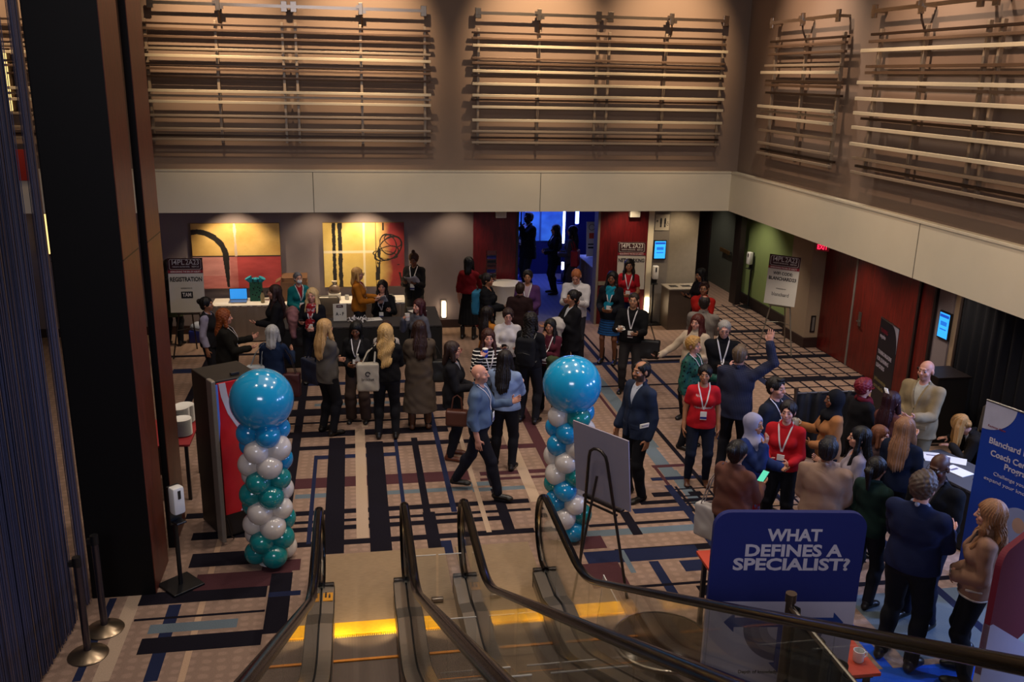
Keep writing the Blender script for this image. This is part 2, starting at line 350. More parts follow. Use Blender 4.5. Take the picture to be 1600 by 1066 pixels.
    r = N.new('ShaderNodeMapRange'); r.inputs[1].default_value = .15; r.inputs[2].default_value = .55; r.inputs[3].default_value = .92; r.inputs[4].default_value = 1.14; L.new(mn.outputs[0], r.inputs[0])
    mm = N.new('ShaderNodeMix'); mm.inputs[2].default_value = 1.0; L.new(a.outputs['Alpha'], mm.inputs[0]); L.new(r.outputs[0], mm.inputs[3])
    f = N.new('ShaderNodeTexNoise'); f.inputs['Scale'].default_value = 90; f.inputs['Detail'].default_value = 3; L.new(tc.outputs['Object'], f.inputs[0])
    fr = N.new('ShaderNodeMapRange'); fr.inputs[3].default_value = .75; fr.inputs[4].default_value = 1.25; L.new(f.outputs[0], fr.inputs[0])
    mu = N.new('ShaderNodeMath'); mu.operation = 'MULTIPLY'; L.new(mm.outputs[0], mu.inputs[0]); L.new(fr.outputs[0], mu.inputs[1])
    mx = N.new('ShaderNodeMix'); mx.data_type = 'RGBA'; mx.blend_type = 'MULTIPLY'; mx.inputs[0].default_value = 1; L.new(a.outputs['Color'], mx.inputs[6]); L.new(mu.outputs[0], mx.inputs[7])
    L.new(mx.outputs[2], b.inputs['Base Color']); b.inputs['Roughness'].default_value = 1; b.inputs['Specular IOR Level'].default_value = .1
    bp = N.new('ShaderNodeBump'); bp.inputs['Strength'].default_value = .4; bp.inputs['Distance'].default_value = .005; L.new(f.outputs[0], bp.inputs['Height']); L.new(bp.outputs[0], b.inputs['Normal'])
    me.materials.append(m); tag(link(bpy.data.objects.new('floor', me)), kind='structure')
carpet()
# ------------------------------------------------------------------ room
WALLP = mat('taupe_wall', '7d7070', .8, var=.06, bump=.1, bscale=120); CREAM = mat('cream_panel', 'e2d6bc', .62, var=.05, scale=3, spec=.35)
UPW = mat('warm_taupe_wall', '8a7566', .75, var=.04, scale=2, spec=.3)
REDW = wood('red_wood', '6a1418', '4c0c10', (3, 3, .5)); MAHO = wood('mahogany', '6e1e15', '48120d', (5, 5, .5), .36)
COLW = wood('column_wood', '6e3122', '481f16', (9, 9, .8), .38, .5); SKIRT = mat('dark_skirting', '2a1714', .5)
STONE = mat('stone_panel', '82786a', .6, var=.12, scale=14); PILAST = mat('grey_pilaster', '6f6760', .6)
GREENW = mat('green_wall', '7f8f54', .85, var=.06, scale=5, bump=.15, bscale=90); DARKW = mat('dark_wood_frame', '1c1110', .5); BEIGEW = mat('beige_wall', '9a836a', .8, var=.06)
TEALW = mat('grey_door_leaf', '4d5149', .5, var=.06)
YL, ZS = 18.4, 2.76
def wall(name, x0, x1, y0, y1, z0, z1, m):
    return struct(name, MB().box(((x0+x1)/2, (y0+y1)/2, (z0+z1)/2), (abs(x1-x0), abs(y1-y0), z1-z0)), m)
wall('wall_far', -7, 2.4, YL, YL+.2, 0, ZS, WALLP)
wall('baseboard_far', -7, 2.4, YL-.02, YL, 0, .17, SKIRT)
wall('trim_1', 2.4, 3.29, YL-.03, YL+.2, 0, ZS, REDW); wall('trim_2', 5.07, 6.12, YL-.03, YL+.2, 0, ZS, REDW)
wall('trim_3', 6.12, 6.24, YL-.05, YL+.2, 0, ZS, CREAM); wall('trim_4', 6.24, 6.6, YL-.02, YL+.2, 0, ZS, PILAST)
wall('trim_5', 6.6, 7.13, YL, YL+.2, 0, ZS, STONE); wall('trim_6', 3.29, 3.34, YL-.05, YL+.25, 0, ZS, DARKW); wall('trim_7', 5.02, 5.07, YL-.05, YL+.25, 0, ZS, STONE)
wall('trim_8', 2.42, 3.28, YL-.06, YL-.03, .86, .94, STONE); wall('trim_9', 5.08, 6.1, YL-.06, YL-.03, .86, .94, STONE)
# washroom passage
wall('wall_passage', 7.13, 7.25, YL, 24, 0, ZS, STONE); wall('wall_passage_end', 7.1, 10.6, 24, 24.2, 0, ZS, WALLP)
wall('ceiling_passage', 7.1, 10.6, YL, 24.2, ZS, ZS+.1, WALLP)
wall('wall_passage_right', 9.2, 9.3, 20.5, 22.45, 0, ZS, TEALW)
wall('door_1', 9.15, 9.25, 22.45, 24, 0, ZS, DARKW)
wall('trim_10', 8.82, 8.95, 19.75, 20.1, 0, ZS, DARKW)
wall('wall_green', 9.12, 9.3, 16.9, 20.3, 0, ZS, GREENW); wall('baseboard_green', 9.07, 9.12, 17.0, 20.3, 0, .24, DARKW)
wall('wall_green_end', 9.0, 10.4, 20.3, 20.5, 0, ZS, GREENW)
# pillar and the door wall
wall('pillar', 8.79, 9.3, 16.25, 17.1, 0, ZS, BEIGEW); wall('baseboard_pillar', 8.76, 9.12, 16.2, 17.12, 0, .2, SKIRT)
wall('wall_right', 9.1, 9.3, 3, 16.25, 0, ZS, BEIGEW)
wall('trim_11', 9.06, 9.1, 12.66, 16.22, 0, ZS, MAHO)
wall('door_3', 9.03, 9.07, 13.12, 15.0, .01, 2.45, MAHO)
for i, y in enumerate((15.03, 13.1, 12.68)): wall('trim_%d' % (12+i), 9.02, 9.08, y-.025, y+.025, 0, ZS, PILAST if i == 0 else DARKW)
wall('trim_15', 9.07, 9.1, 12.28, 12.66, 0, ZS, WALLP)
o = thing('door_lock', 'brass lever lock plate on the red-brown wooden door', 'door lock', (9.02, 14.72, .98))
MB().box((0, 0, 0), (.02, .09, .26), bev=.006).ob('lock_plate', STEEL, o); MB().tube([(-.01, 0, -.03), (-.06, 0, -.03), (-.07, -.12, -.03)], .012).ob('lever', STEEL, o, smooth=True)
# upper storey: fascia, ledge and walls
YF, XF = 16.1, 6.9
wall('trim_16', -7, XF, YF, YF+.1, ZS, 3.46, CREAM)
wall('trim_17', XF, XF+.1, 2, YF+.1, ZS, 3.46, CREAM)
SEAM = mat('panel_seam', '6d6454', .8)
for i, x in enumerate((-.68, 3.3)): wall('trim_%d' % (18+i), x, x+.012, YF-.003, YF, ZS, 3.45, SEAM)
wall('trim_20', XF-.003, XF, 10.2, 10.212, ZS, 3.45, SEAM)
struct('trim_21', MB().box((-.05, YF+.05, 3.47), (13.9, .12, .03)).box((XF+.05, 9.05, 3.47), (.12, 14.1, .03)), mat('ledge_edge', 'd9cdb4', .4))
wall('wall_upper_far', -7, 7.05, 16.2, 16.4, 3.4, 8, UPW); wall('wall_upper_right', 7.05, 7.25, 2, 16.4, 3.4, 8, UPW)
wall('ceiling_low_far', -7, 10.6, 16.2, YL+.2, ZS, ZS+.1, WHT); wall('ceiling_low_right', 7.0, 10.6, 2, 16.3, ZS, ZS+.1, WHT)
wall('ceiling', -7, 7.25, 1, 16.4, 8, 8.1, mat('ceiling_paint', '5a4a40', .8))
wall('wall_left', -7.2, -7, 1, 18.6, 0, 8, UPW)
# hall beyond the doors
NAVYW = mat('navy_wall', '10185a', .7)
wall('wall_exhibit', 1.8, 7.1, 24.5, 24.7, 0, 3.4, NAVYW); wall('wall_exhibit_left', 1.8, 1.9, 18.6, 24.5, 0, 3.4, NAVYW); wall('ceiling_exhibit', 1.8, 7.1, 18.6, 24.7, 3.3, 3.4, DARKW)
wall('wall_exhibit_right', 7.0, 7.1, 18.6, 24.5, 0, 3.4, NAVYW)
BLUEL = emis('blue_neon', '6f86ff', 9); WHL = emis('white_neon', 'b9c4ff', 12)
for i, (x, y, z0, z1, w) in enumerate(((4.25, 23.0, 1.9, 2.9, .05), (5.28, 22.6, 1.0, 2.9, .05), (5.62, 22.6, 1.5, 2.9, .09), (6.02, 22.0, 1.3, 2.9, .06), (5.24, 22.4, .35, .55, .06))):
    o = thing('neon_tube', 'glowing white light tube on a dark stand in the blue hall beyond the doors', 'light tube', (x, y, 0), 0, 'light tubes in the blue hall')
    MB().box((0, 0, (z0+z1)/2), (w, .04, z1-z0), bev=.01).ob('tube', WHL if i != 2 else BLUEL, o); MB().box((0, .04, z1/2), (w*.8, .03, z1)).box((0, .03, .01), (.3, .3, .02)).ob('stand', NAVYW, o)
o = thing('floor_light', 'short bright light bar near the floor in the blue hall', 'light bar', (3.72, 21.2, 0)); MB().box((0, 0, .42), (.26, .06, .07), bev=.01).ob('tube', WHL, o); MB().box((0, .02, .2), (.22, .06, .38)).ob('stand', mat('violet_box', '7a2a6a', .6), o)
o = thing('display_wall', 'bright blue patterned backdrop panel in the hall beyond the doors', 'backdrop', (3.95, 23.6, 0))
def artgrid(nx, ny, fn, wid, hei):
    u, v = np.meshgrid(np.linspace(0, 1, nx), np.linspace(0, 1, ny), indexing='ij'); C = np.ones((nx, ny, 4), np.float32); C[..., :3] = fn(u, v)
    V = np.stack([(u-.5)*wid, np.zeros_like(u), v*hei], -1).reshape(-1, 3); k = np.arange(nx*ny).reshape(nx, ny)
    Q = np.stack([k[:-1, :-1], k[1:, :-1], k[1:, 1:], k[:-1, 1:]], -1).reshape(-1, 4)
    return V, Q, C.reshape(-1, 4)
def vnoise(u, v, s, seed=0):
    r = np.random.RandomState(seed); g = r.rand(64, 64); x, y = u*s, v*s; i, j = np.floor(x).astype(int), np.floor(y).astype(int); a, b = x-i, y-j
    a, b = a*a*(3-2*a), b*b*(3-2*b); i0, i1, j0, j1 = i % 64, (i+1) % 64, j % 64, (j+1) % 64
    return g[i0, j0]*(1-a)*(1-b)+g[i1, j0]*a*(1-b)+g[i0, j1]*(1-a)*b+g[i1, j1]*a*b
def fbm(u, v, s, seed=0): return sum(vnoise(u, v, s*2**k, seed+k)*.5**(k+1) for k in range(4))/.94
def L3(h): return np.array(lin(h)[:3])
def bluepat(u, v):
    n = fbm(u, v, 8, 3)[..., None]; c = L3('0c1f8a')*(1-n)+L3('3f7ad8')*n; c[(fbm(u, v, 14, 9) > .58) & (u > .34) & (u < .62) & (v > .45)] = L3('b4d0f0'); c[(u < .16)] = L3('3a2a9a'); c[(np.abs((u*7) % 1-.5) < .03) & (u > .5)] = L3('101a60'); return c
V, Q, C = artgrid(80, 60, bluepat, 3.2, 2.1); me = npmesh('screen', V, Q, False, C); me.materials.append(attr_mat('blue_screen', emit=.8)); s = link(bpy.data.objects.new('screen', me), o); s.location = (0, -.05, .9)
MB().box((0, 0, 1.55), (3.3, .08, 3.1)).ob('frame', NAVYW, o)
# ------------------------------------------------------------------ slatted wall panels
TAN = mat('tan_bar', '9c8a76', .42, .3, .06, spec=.6); BRZ = mat('bronze_bar', '38281f', .42, .5, .06); LITE = mat('light_bar', 'cfc0a4', .45, .25, .05); MID = mat('mid_bar', '6a5444', .45, .4, .06)
def slat_panel(label, T, wid, rows, posts, z0, z1):
    """rows: (z, kind); panel in the plane of T: x along the wall, -y out of it"""
    o = thing('slat_wall_panel', label, 'wall panel', group='slatted metal panels on the upper walls'); o.matrix_world = T
    for x in posts:
        MB().box((x, -.10, (z0+z1)/2), (.045, .05, z1-z0), bev=.004).ob('post', TAN, o)
    for z, k in rows:
        m = {'L': LITE, 'T': TAN, 'M': MID, 'D': BRZ}[k]; out = {'L': .27, 'T': .21, 'M': .17, 'D': .15}[k]; hgt = {'L': .046, 'T': .038, 'M': .038, 'D': .034}[k]
        b = MB().box((0, -out, z), (wid, .05, hgt), bev=.004)
        for x in posts: b.box((x, -(out+.1)/2, z), (.03, out-.1, .03))
        b.ob('slat', m, o)
    return o
def rows_from(zs): return [(z, k) for z, k in zs]
def farT(x): return Matrix.Translation((x, 16.2, 0))
def rightT(y): return Matrix.Translation((7.05, y, 0)) @ Matrix.Rotation(-math.pi/2, 4, 'Z')
PA = [(5.70, 'D'), (5.56, 'M'), (5.38, 'M'), (5.14, 'T'), (5.00, 'L'), (4.84, 'T'), (4.73, 'M'), (4.56, 'D'), (4.28, 'L'), (4.19, 'T'), (4.05, 'L'), (3.0, 'T')]
ZL = [5.79, 5.71, 5.59, 5.41, 5.30, 5.17, 5.10, 4.98, 4.76, 4.68, 4.59, 4.37, 4.16, 4.05, 3.99]
KL = 'DMMTLMMDLTLTTDT'
ZR = [5.79, 5.70, 5.58, 5.38, 5.30, 5.17, 5.10, 4.96, 4.77, 4.70, 4.58, 4.36, 4.17, 4.06, 3.98]
KR = 'DMLMMLMLLDLLTDT'
off = {'L': .06, 'T': .02, 'M': 0, 'D': -.02}
def rows(zs, ks, dz=0): return [(z+dz, k) for z, k in zip(zs, ks)]
slat_panel('wide slatted metal panel on the far wall, above the registration desks', farT(-.94), 4.56, rows(ZL, KL), [x+.94 for x in (-3.2, -2.12, -1.07, -.86, .19, 1.25)], 3.93, 5.86)
slat_panel('wide slatted metal panel on the far wall, above the open doors', farT(4.3), 4.52, rows(ZR, KR), [x-4.3 for x in (2.16, 3.21, 4.24, 4.45, 5.48, 6.54)], 3.93, 5.86)
slat_panel('narrow slatted metal panel next to the upper wall corner', rightT(13.7), 2.48, rows(ZL, KL, -.06), [13.7-y for y in (14.82, 13.78, 12.66)], 3.87, 5.8)
slat_panel('long slatted metal panel on the side wall, running out of the picture', rightT(9.6), 4.5, rows(ZR, KR, -.06), [9.6-y for y in (11.7, 10.7, 9.55, 9.32, 8.2, 7.5)], 3.87, 5.8)
slat_panel('slatted metal panel seen in the gap behind the bead curtain', farT(-5.6), 2.6, rows(ZL, KL), [-1.2, 0, 1.2], 3.93, 5.86)
def wall_rail(label, T, x0, x1, lampx, ends):
    o = thing('picture_light_rail', label, 'wall rail', group='metal rails with brackets on the upper walls'); o.matrix_world = T
    MB().box(((x0+x1)/2, -.20, 0), (x1-x0, .012, .05)).ob('rail', CHROME, o)
    for x in ends:
        b = MB().box((x, -.18, 0), (.10, .035, .17), bev=.006).box((x, -.09, 0), (.04, .18, .04)); b.ob('end_bracket', CHROME, o)
    for x in lampx:
        b = MB().box((x, -.2, .0), (.07, .05, .19), bev=.006).box((x-.05, -.21, .03), (.05, .05, .05)).box((x, -.10, 0), (.03, .2, .03)).box((x+.06, -.21, -.04), (.05, .04, .06)); b.ob('bracket', CHROME, o)
        MB().tube([(x, -.2, -.05), (x+.02, -.19, -.16), (x+.02, -.12, -.3)], .014).ob('arm', BRZ, o, smooth=True)
FR = Matrix.Translation((0, 16.2, 6.1)); RR = Matrix.Translation((7.05, 0, 6.02)) @ Matrix.Rotation(-math.pi/2, 4, 'Z')
wall_rail('metal wall rail above the slatted panel over the registration desks', FR, -3.1, 1.25, (-2.05, .2), (-3.08, -1.02, -.87, 1.23))
wall_rail('metal wall rail above the slatted panel over the open doors', FR, 2.12, 6.55, (3.18, 5.52), (2.14, 4.22, 4.43, 6.52))
wall_rail('short metal wall rail above the narrow slatted panel', RR, -14.95, -12.7, (-13.8,), (-14.9, -12.76))
wall_rail('long metal wall rail above the side wall panel', RR, -11.85, -7.5, (-10.73,), (-11.81, -9.66, -9.4))
# ------------------------------------------------------------------ columns and bead curtain
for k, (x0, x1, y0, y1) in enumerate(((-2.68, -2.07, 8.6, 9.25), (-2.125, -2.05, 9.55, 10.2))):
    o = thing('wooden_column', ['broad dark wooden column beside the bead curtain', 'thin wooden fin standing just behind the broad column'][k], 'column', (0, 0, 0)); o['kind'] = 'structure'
    struct('column_shaft', MB().box(((x0+x1)/2, (y0+y1)/2, 4), (x1-x0, y1-y0, 8), bev=.004), COLW, parent=o)
    if k == 0: struct('shade_front', MB().box(((x0+x1)/2, y0-.004, 4), (x1-x0-.01, .012, 8)), mat('black_shade', '070506', .6, spec=.2), parent=o)  # black sheet paints the shade on the unlit wooden front
    else: struct('shade_front', MB().box(((x0+x1)/2, y0-.004, 4), (x1-x0-.01, .012, 8)), mat('black_shade', '070506', .6, spec=.2), parent=o)  # same painted shade on the front of the fin
    struct('column_joint', MB().box(((x0+x1)/2, (y0+y1)/2, 3.42), (x1-x0+.004, y1-y0+.004, .012)), DARKW, parent=o)
def bead_curtain(name, label, pts, n, z0, z1):
    o = thing(name, label, 'bead curtain', (pts[0][0], pts[0][1], 0))
    rnd = random.Random(len(label)); mats = [mat('bead_'+c, c, .4, .25, .1) for c in ('4c4e68', '3c3e54', '5f5664', '7c6252')]
    bs = [MB() for _ in mats]
    L = [math.dist(a, b) for a, b in zip(pts, pts[1:])]; T = sum(L)
    for i in range(n):
        d = (i+rnd.random()*.8)/n*T; k = 0
        while k < len(L)-1 and d > L[k]: d -= L[k]; k += 1
        a, b = pts[k], pts[k+1]; t = d/L[k]; x = a[0]+(b[0]-a[0])*t-pts[0][0]+rnd.uniform(-.03, .03); y = a[1]+(b[1]-a[1])*t-pts[0][1]
        bs[rnd.choices((0, 1, 2, 3), (5, 4, 2, 1))[0]].cyl((x, y, z0+rnd.uniform(0, .05)), (x, y, z1), .0038, n=5, cap=False)
    for b, m in zip(bs, mats): tag(b.ob('bead_strands', m, o, smooth=True), kind='stuff')
    return o
bead_curtain('bead_curtain', 'tall curtain of dark blue metal bead strands beside the column', [(-2.86, 5.2), (-2.80, 6.8), (-2.72, 8.15)], 1500, .02, 8)
bead_curtain('bead_curtain', 'slim bundle of bead strands hanging in the gap next to the column', [(-2.7, 8.40), (-2.69, 8.5)], 50, .02, 8)
GLOW = emis('lamp_glow', 'ffd98a', 1.6)
o = thing('wall_lantern', 'tall yellow lit panel seen through the gap beside the bead curtain', 'wall lamp', (-5.55, 16.05, 4.45)); MB().box((0, 0, .4), (.5, .08, .9), bev=.01).ob('glass', GLOW, o); MB().box((0, .05, .4), (.6, .04, 1.0)).ob('back_plate', BRZ, o)
o = thing('wall_lantern', 'lower yellow lit panel behind the bead curtain gap', 'wall lamp', (-5.6, 18.3, 1.75)); MB().box((0, 0, .3), (.5, .08, .75), bev=.01).ob('glass', GLOW, o); MB().box((0, .05, .3), (.6, .04, .85)).ob('back_plate', BRZ, o)
o = thing('banner_stand', 'red panel glimpsed in the gap beside the column', 'panel', (-5.3, 16.06, 3.55)); MB().box((0, 0, .0), (.5, .03, .5), bev=.005).ob('panel', mat('red_panel', 'a82a1c', .7), o)
# ------------------------------------------------------------------ paintings
def paint1(u, v):
    n = fbm(u, v, 5, 1)[..., None]; n2 = fbm(u*1.0, v*3, 4, 22)[..., None]
    top = L3('b8893e')*(1-n)+L3('ecc678')*n; bot = L3('8c2a30')*(1-n2)+L3('d98a80')*n2
    bot = np.where((u > .5)[..., None] & (v < .5)[..., None], L3('862228')*(1-n2)+L3('c8504c')*n2, bot)
    bot = np.where(((u < .42) & (v > .2))[..., None], bot*.6+L3('dba79c')*.4, bot)
    c = np.where((v > .5)[..., None], top, bot); c = np.where((abs(v-.5) < .008)[..., None], L3('2a1a18'), c)
    c = np.where(((abs(u-.49) < .012+.02*(fbm(u, v, 9, 5)-.5)) & (v > .5))[..., None], L3('cbb4a0'), c)
    # black brush arc
    d = np.hypot((u-.06)/.34, (v-.44)/.46); arc = (abs(d-.95) < .09+.05*(fbm(u, v, 14, 7)-.5)) & (v > .44) & (u > -.1)
    bar = (abs(u-.375-.02*(.5-v)) < .035*np.clip((v+.25)/.7, .15, 1)) & (v < .55) & (v > .02)
    c = np.where((arc | bar)[..., None], L3('16110f'), c); return c
def paint2(u, v):
    n = fbm(u, v, 5, 31)[..., None]; c = L3('c9a44c')*(1-n)+L3('e6cb7c')*n
    red = L3('5e1626')*(1-n)+L3('a4302c')*n; t = np.clip((u-.66+.25*(fbm(u, v, 4, 33)-.5))*5, 0, 1)[..., None]; c = c*(1-t)+red*t
    for a, w in ((.13, .02), (.205, .022)): c = np.where((abs(u-a) < w*(.7+.9*fbm(u, v, 16, 41)))[..., None], L3('17120f'), c)
    c = np.where(((abs(v-.55) < .02) & (u < .62))[..., None], c*.35+L3('e9dcc0')*.65, c); c = np.where((abs(u-.5) < .012)[..., None], c*.4+L3('efe3c6')*.6, c)
    c = np.where((abs(u-.645) < .004)[..., None], L3('6a4a22'), c); c = np.where(((abs(u-.74) < .012) & (v > .88))[..., None], L3('17120f'), c)
    for cx, cy, a, b, th in ((.78, .52, .16, .10, .5), (.82, .6, .13, .2, -.5), (.8, .66, .1, .16, .2), (.76, .5, .15, .06, -.2), (.86, .72, .08, .12, .9)):
        x, y = (u-cx)*math.cos(th)+(v-cy)*math.sin(th), -(u-cx)*math.sin(th)+(v-cy)*math.cos(th)
        c = np.where((abs(np.hypot(x/a, y/b)-1) < .07*(.4+1.2*fbm(u, v, 12, 51)))[..., None], L3('17120f'), c)
    c = np.where(((abs(u-.66-.03*v) < .028) & (v > .1) & (v < .6) & (fbm(u*3, v, 8, 61) > .35))[..., None], L3('17120f'), c)
    c = np.where(((abs(u-.93+.2*(v-.3)) < .02) & (v > .05) & (v < .35) & (fbm(u*2, v, 10, 63) > .45))[..., None], L3('17120f'), c); return c
def painting(label, x0, x1, z0, z1, fn):
    o = thing('abstract_painting', label, 'painting', ((x0+x1)/2, YL-.005, z0)); w, h = x1-x0, z1-z0
    MB().box((0, -.03, h/2), (w, .06, h), bev=.004).ob('stretched_canvas', mat('canvas_side', '8a6a3c', .9), o)
    V, Q, C = artgrid(220, 200, fn, w-.01, h-.01); me = npmesh('painted_face', V, Q, False, C); me.materials.append(attr_mat('paint', .7, var=.08, scale=40)); s = link(bpy.data.objects.new('painted_face', me), o); s.location = (0, -.064, .005)
painting('square abstract painting in yellow over red with a black arc', -3.13, -1.45, .93, 2.23, paint1)
painting('square abstract painting in yellow with black scribbled loops', -.62, .99, .92, 2.23, paint2)
# low wall lights
for lab, x in (('white glowing wall light between the scribbled painting and the red panel', 1.79), ('white glowing wall light low on the cream trim', 6.18)):
    o = thing('wall_light', lab, 'wall lamp', (x, YL-.05, .24)); MB().box((0, -.03, .17), (.09, .07, .34), bev=.02).ob('diffuser', emis('diffuser', 'ffe2b8', 7), o, smooth=True); MB().box((0, .03, .17), (.11, .03, .38), bev=.004).ob('back_plate', STEEL, o)
# ------------------------------------------------------------------ escalators
RUB = mat('handrail_rubber', '080606', .2, 0, .15, 12, spec=.22)
DECK = mat('escalator_deck', '8f857a', .32, .7, .08, 30, stretch=(40, 1, 40)); PLATE = mat('landing_plate', '9c8468', .42, .4, .34, 7, stretch=(2, 14, 1)); TREAD = None
def tread_mat():
    m, nt, b = _nodes('grooved_tread'); N = nt.nodes; L = nt.links; tc = N.new('ShaderNodeTexCoord'); w = N.new('ShaderNodeTexWave'); w.inputs['Scale'].default_value = 30; L.new(tc.outputs['Object'], w.inputs[0])
    cr = N.new('ShaderNodeValToRGB'); cr.color_ramp.elements[0].color = lin('2a221e'); cr.color_ramp.elements[1].color = lin('7d6c62'); L.new(w.outputs[1], cr.inputs[0]); L.new(cr.outputs[0], b.inputs['Base Color'])
    b.inputs['Metallic'].default_value = .5; b.inputs['Roughness'].default_value = .45; return m
TREAD = tread_mat(); YEL = mat('yellow_comb', 'e8ae1e', .4, .1, .2, 30); ORG = mat('yellow_step_edge', 'd2801c', .5, 0, .2, 40); GL = glass('balustrade', (.955, .96, .935), 0, 1.3)
TAN30 = math.tan(math.radians(30))
def rail_path():
    P = []
    for i in range(13):                       # newel half circle
        a = math.radians(-100+190*i/12); P.append((8.22+.38*math.cos(a), .6+.38*math.sin(a)))
    P += [(7.8, .98), (7.4, .98), (7.08, .983)]
    for i in range(1, 9):                     # bend into the slope
        t = i/8; y = 7.08-.80*t; P.append((y, .983+.80*.535*t*t/2))
    y, z = P[-1]; P += [(y-d, z+d*.535) for d in (.8, 1.6, 2.4, 3.2, 4.0, 4.8, 5.6)]; return P
RP = rail_path()
def deck_path(dz): # profile parallel to the handrail, without the newel
    return [(y, z+dz) for y, z in RP if y < 8.0 and z > .9]
def sweep(prof, pts, x):
    """prof: (dx, dz) closed outline swept along (y, z) points"""
    b = MB(); R = [[b.bm.verts.new((x+dx, y, z+dz)) for dx, dz in prof] for y, z in pts]; n = len(prof)
    for A, B in zip(R, R[1:]):
        for j in range(n): b.bm.faces.new((A[j], A[(j+1) % n], B[(j+1) % n], B[j]))
    b.bm.faces.new(R[0][::-1]); b.bm.faces.new(R[-1]); return b
def balustrade(o, x, side):
    MB().tube([(x, y, z) for y, z in RP], .036, 10, flat=(1.15, .75)).ob('handrail', RUB, o, smooth=True)
    MB().tube([(x, y, z) for y, z in [(8.22+(yy-8.22)*.9, .6+(zz-.6)*.9) for yy, zz in RP[:13]]], .014, 8).ob('newel_trim', CHROME, o, smooth=True)
    # glass in panels of about 1.2 m
    top = [(y, z-.03) for y, z in RP[6:]]; ys = [8.56, 7.7, 6.5, 5.3, 4.1, 2.9, 1.7]
    def ztop(y):
        if y > 8.22: return .6+math.sqrt(max(.001, .36**2-(y-8.22)**2))
        for (a, za), (c, zc) in zip(RP[12:], RP[13:]):
            if c <= y <= a: return za+(zc-za)*(a-y)/(a-c+1e-9)-.03
        return RP[-1][1]
    def zbot(y): return .2 if y > 7.7 else ztop(y)-.64
    for y1, y0 in zip(ys, ys[1:]):
        n = 10; Y = [y1-.004+(y0+.004-(y1-.004))*i/n for i in range(n+1)]
        poly = [(y, ztop(y)) for y in Y]+[(y, zbot(y)) for y in Y[::-1]]
        b = MB(); T = Matrix(((0, 0, 1, x), (1, 0, 0, 0), (0, 1, 0, 0), (0, 0, 0, 1))); b.prism(poly, -.006, .006, T); b.ob('glass_panel', GL, o)
    D = [(8.2, .2), (7.7, .2)]+deck_path(-.69)[1:]
    for s in (-1, 1):
        sweep([(s*.015, 0), (s*.125, -.01), (s*.125, -.28), (s*.015, -.28)], D, x).ob('deck', DECK, o, smooth=False)
    sweep([(-.015, -.02), (.015, -.02), (.015, -.25), (-.015, -.25)], D, x).ob('glazing_channel', BLKP, o)
    for s in (-1, 1): MB().box((x+s*.07, 8.2, .1), (.115, .05, .24), bev=.01).ob('deck_end', GUN, o)
    MB().box((x, 8.2, .16), (.06, .12, .12), bev=.02).ob('handrail_guide', BLKP, o)
    for k in range(3):
        y = 7.3-k*1.2; z = .2
    sweep([(-side*.128, -.02), (-side*.131, -.02), (-side*.131, -.10), (-side*.128, -.10)], D, x).ob('skirt_brush', BLKP, o)
def escalator(label, xa, xb):
    o = thing('escalator', label, 'escalator', (0, 0, 0)); w = xb-xa-.26; xc = (xa+xb)/2
    balustrade(o, xa, -1); balustrade(o, xb, 1)
    MB().box((xc, 8.43, .006), (xb-xa+.0, 1.42, .012)).ob('landing_plate', PLATE, o)
    b = MB().box((xc, 7.70, .012), (w, .20, .02), bev=.004)
    for i in range(34): b.box((xc-w/2+.01+i*(w-.02)/33, 7.585, .008), (.008, .05, .012))
    b.ob('comb_plate', YEL, o)
    zs = [.033, .033, .06, .15, .31]+[.31+.214*(k+1) for k in range(9)]; y = 7.58
    for k, z in enumerate(zs):
        MB().box((xc, y-.2, z-.02-.1), (w, .4, .2)).ob('step', TREAD, o); MB().box((xc, y-.385, z-.015), (w, .03, .014)).ob('step_edge', ORG, o)
        y -= .4
    return o
e1 = escalator('escalator nearest the bead curtain, rising towards the viewer', -.42, .42)
e2 = escalator('escalator beside the easel board, rising towards the viewer', 1.02, 1.85)
STK = mat('yellow_sticker', 'd8921a', .5)
for (par, x, sx) in ((e1, -.42, 1), (e1, -.42, -1), (e2, 1.02, 1)):
    s = MB().box((x+sx*.07, 7.98, .2), (.095, .14, .006)).ob('warning_sticker', STK, par); s['label'] = 'yellow warning sticker'
    MB().box((x+sx*.05, 8.0, .2042), (.018, .07, .002)).box((x+sx*.085, 7.98, .2042), (.018, .05, .002)).sph((x+sx*.05, 8.05, .204), .011, 8, (1, 1, .2)).sph((x+sx*.085, 8.02, .204), .009, 8, (1, 1, .2)).ob('pictogram', INK, s)
o = thing('escalator_median', 'steel deck sloping up between the two escalators', 'deck', (.72, 0, 0))
D = [(9.14, .006), (7.7, .008)]+deck_path(-.86)[2:]
sweep([(-.175, 0), (.175, 0), (.175, -.02), (-.175, -.02)], [(y, z+.004) for y, z in D], 0).ob('deck_sheet', PLATE, o)
ACR = glass('acrylic', (.93, .95, .97), .02, 1.0)
for k, (y, z) in enumerate(((8.05, .02), (6.9, .04), (5.2, .75), (4.5, 1.2))):
    o = thing('acrylic_barrier', ['clear acrylic slide guard at the foot of the escalator median', 'clear acrylic slide guard halfway down the lower median', 'clear acrylic slide guard on the sloping median, second from the top', 'clear acrylic slide guard highest on the sloping median'][k], 'slide guard', (.72, y, z), group='acrylic slide guards between the escalators')
    for dx in (-.125, .125):
        MB().box((dx, 0, .26), (.225, .008, .52)).ob('panel', ACR, o)
        MB().box((dx, 0, .52), (.225, .010, .006)).ob('polished_edge', mat('acrylic_edge', 'c9c4bc', .2), o)
    MB().box((0, 0, .02), (.12, .05, .04), bev=.008).ob('clamp', CHROME, o)
o = thing('acrylic_barrier', 'tall clear acrylic climb guard outside the handrail by the round table', 'climb guard', (2.02, 6.35, 0))
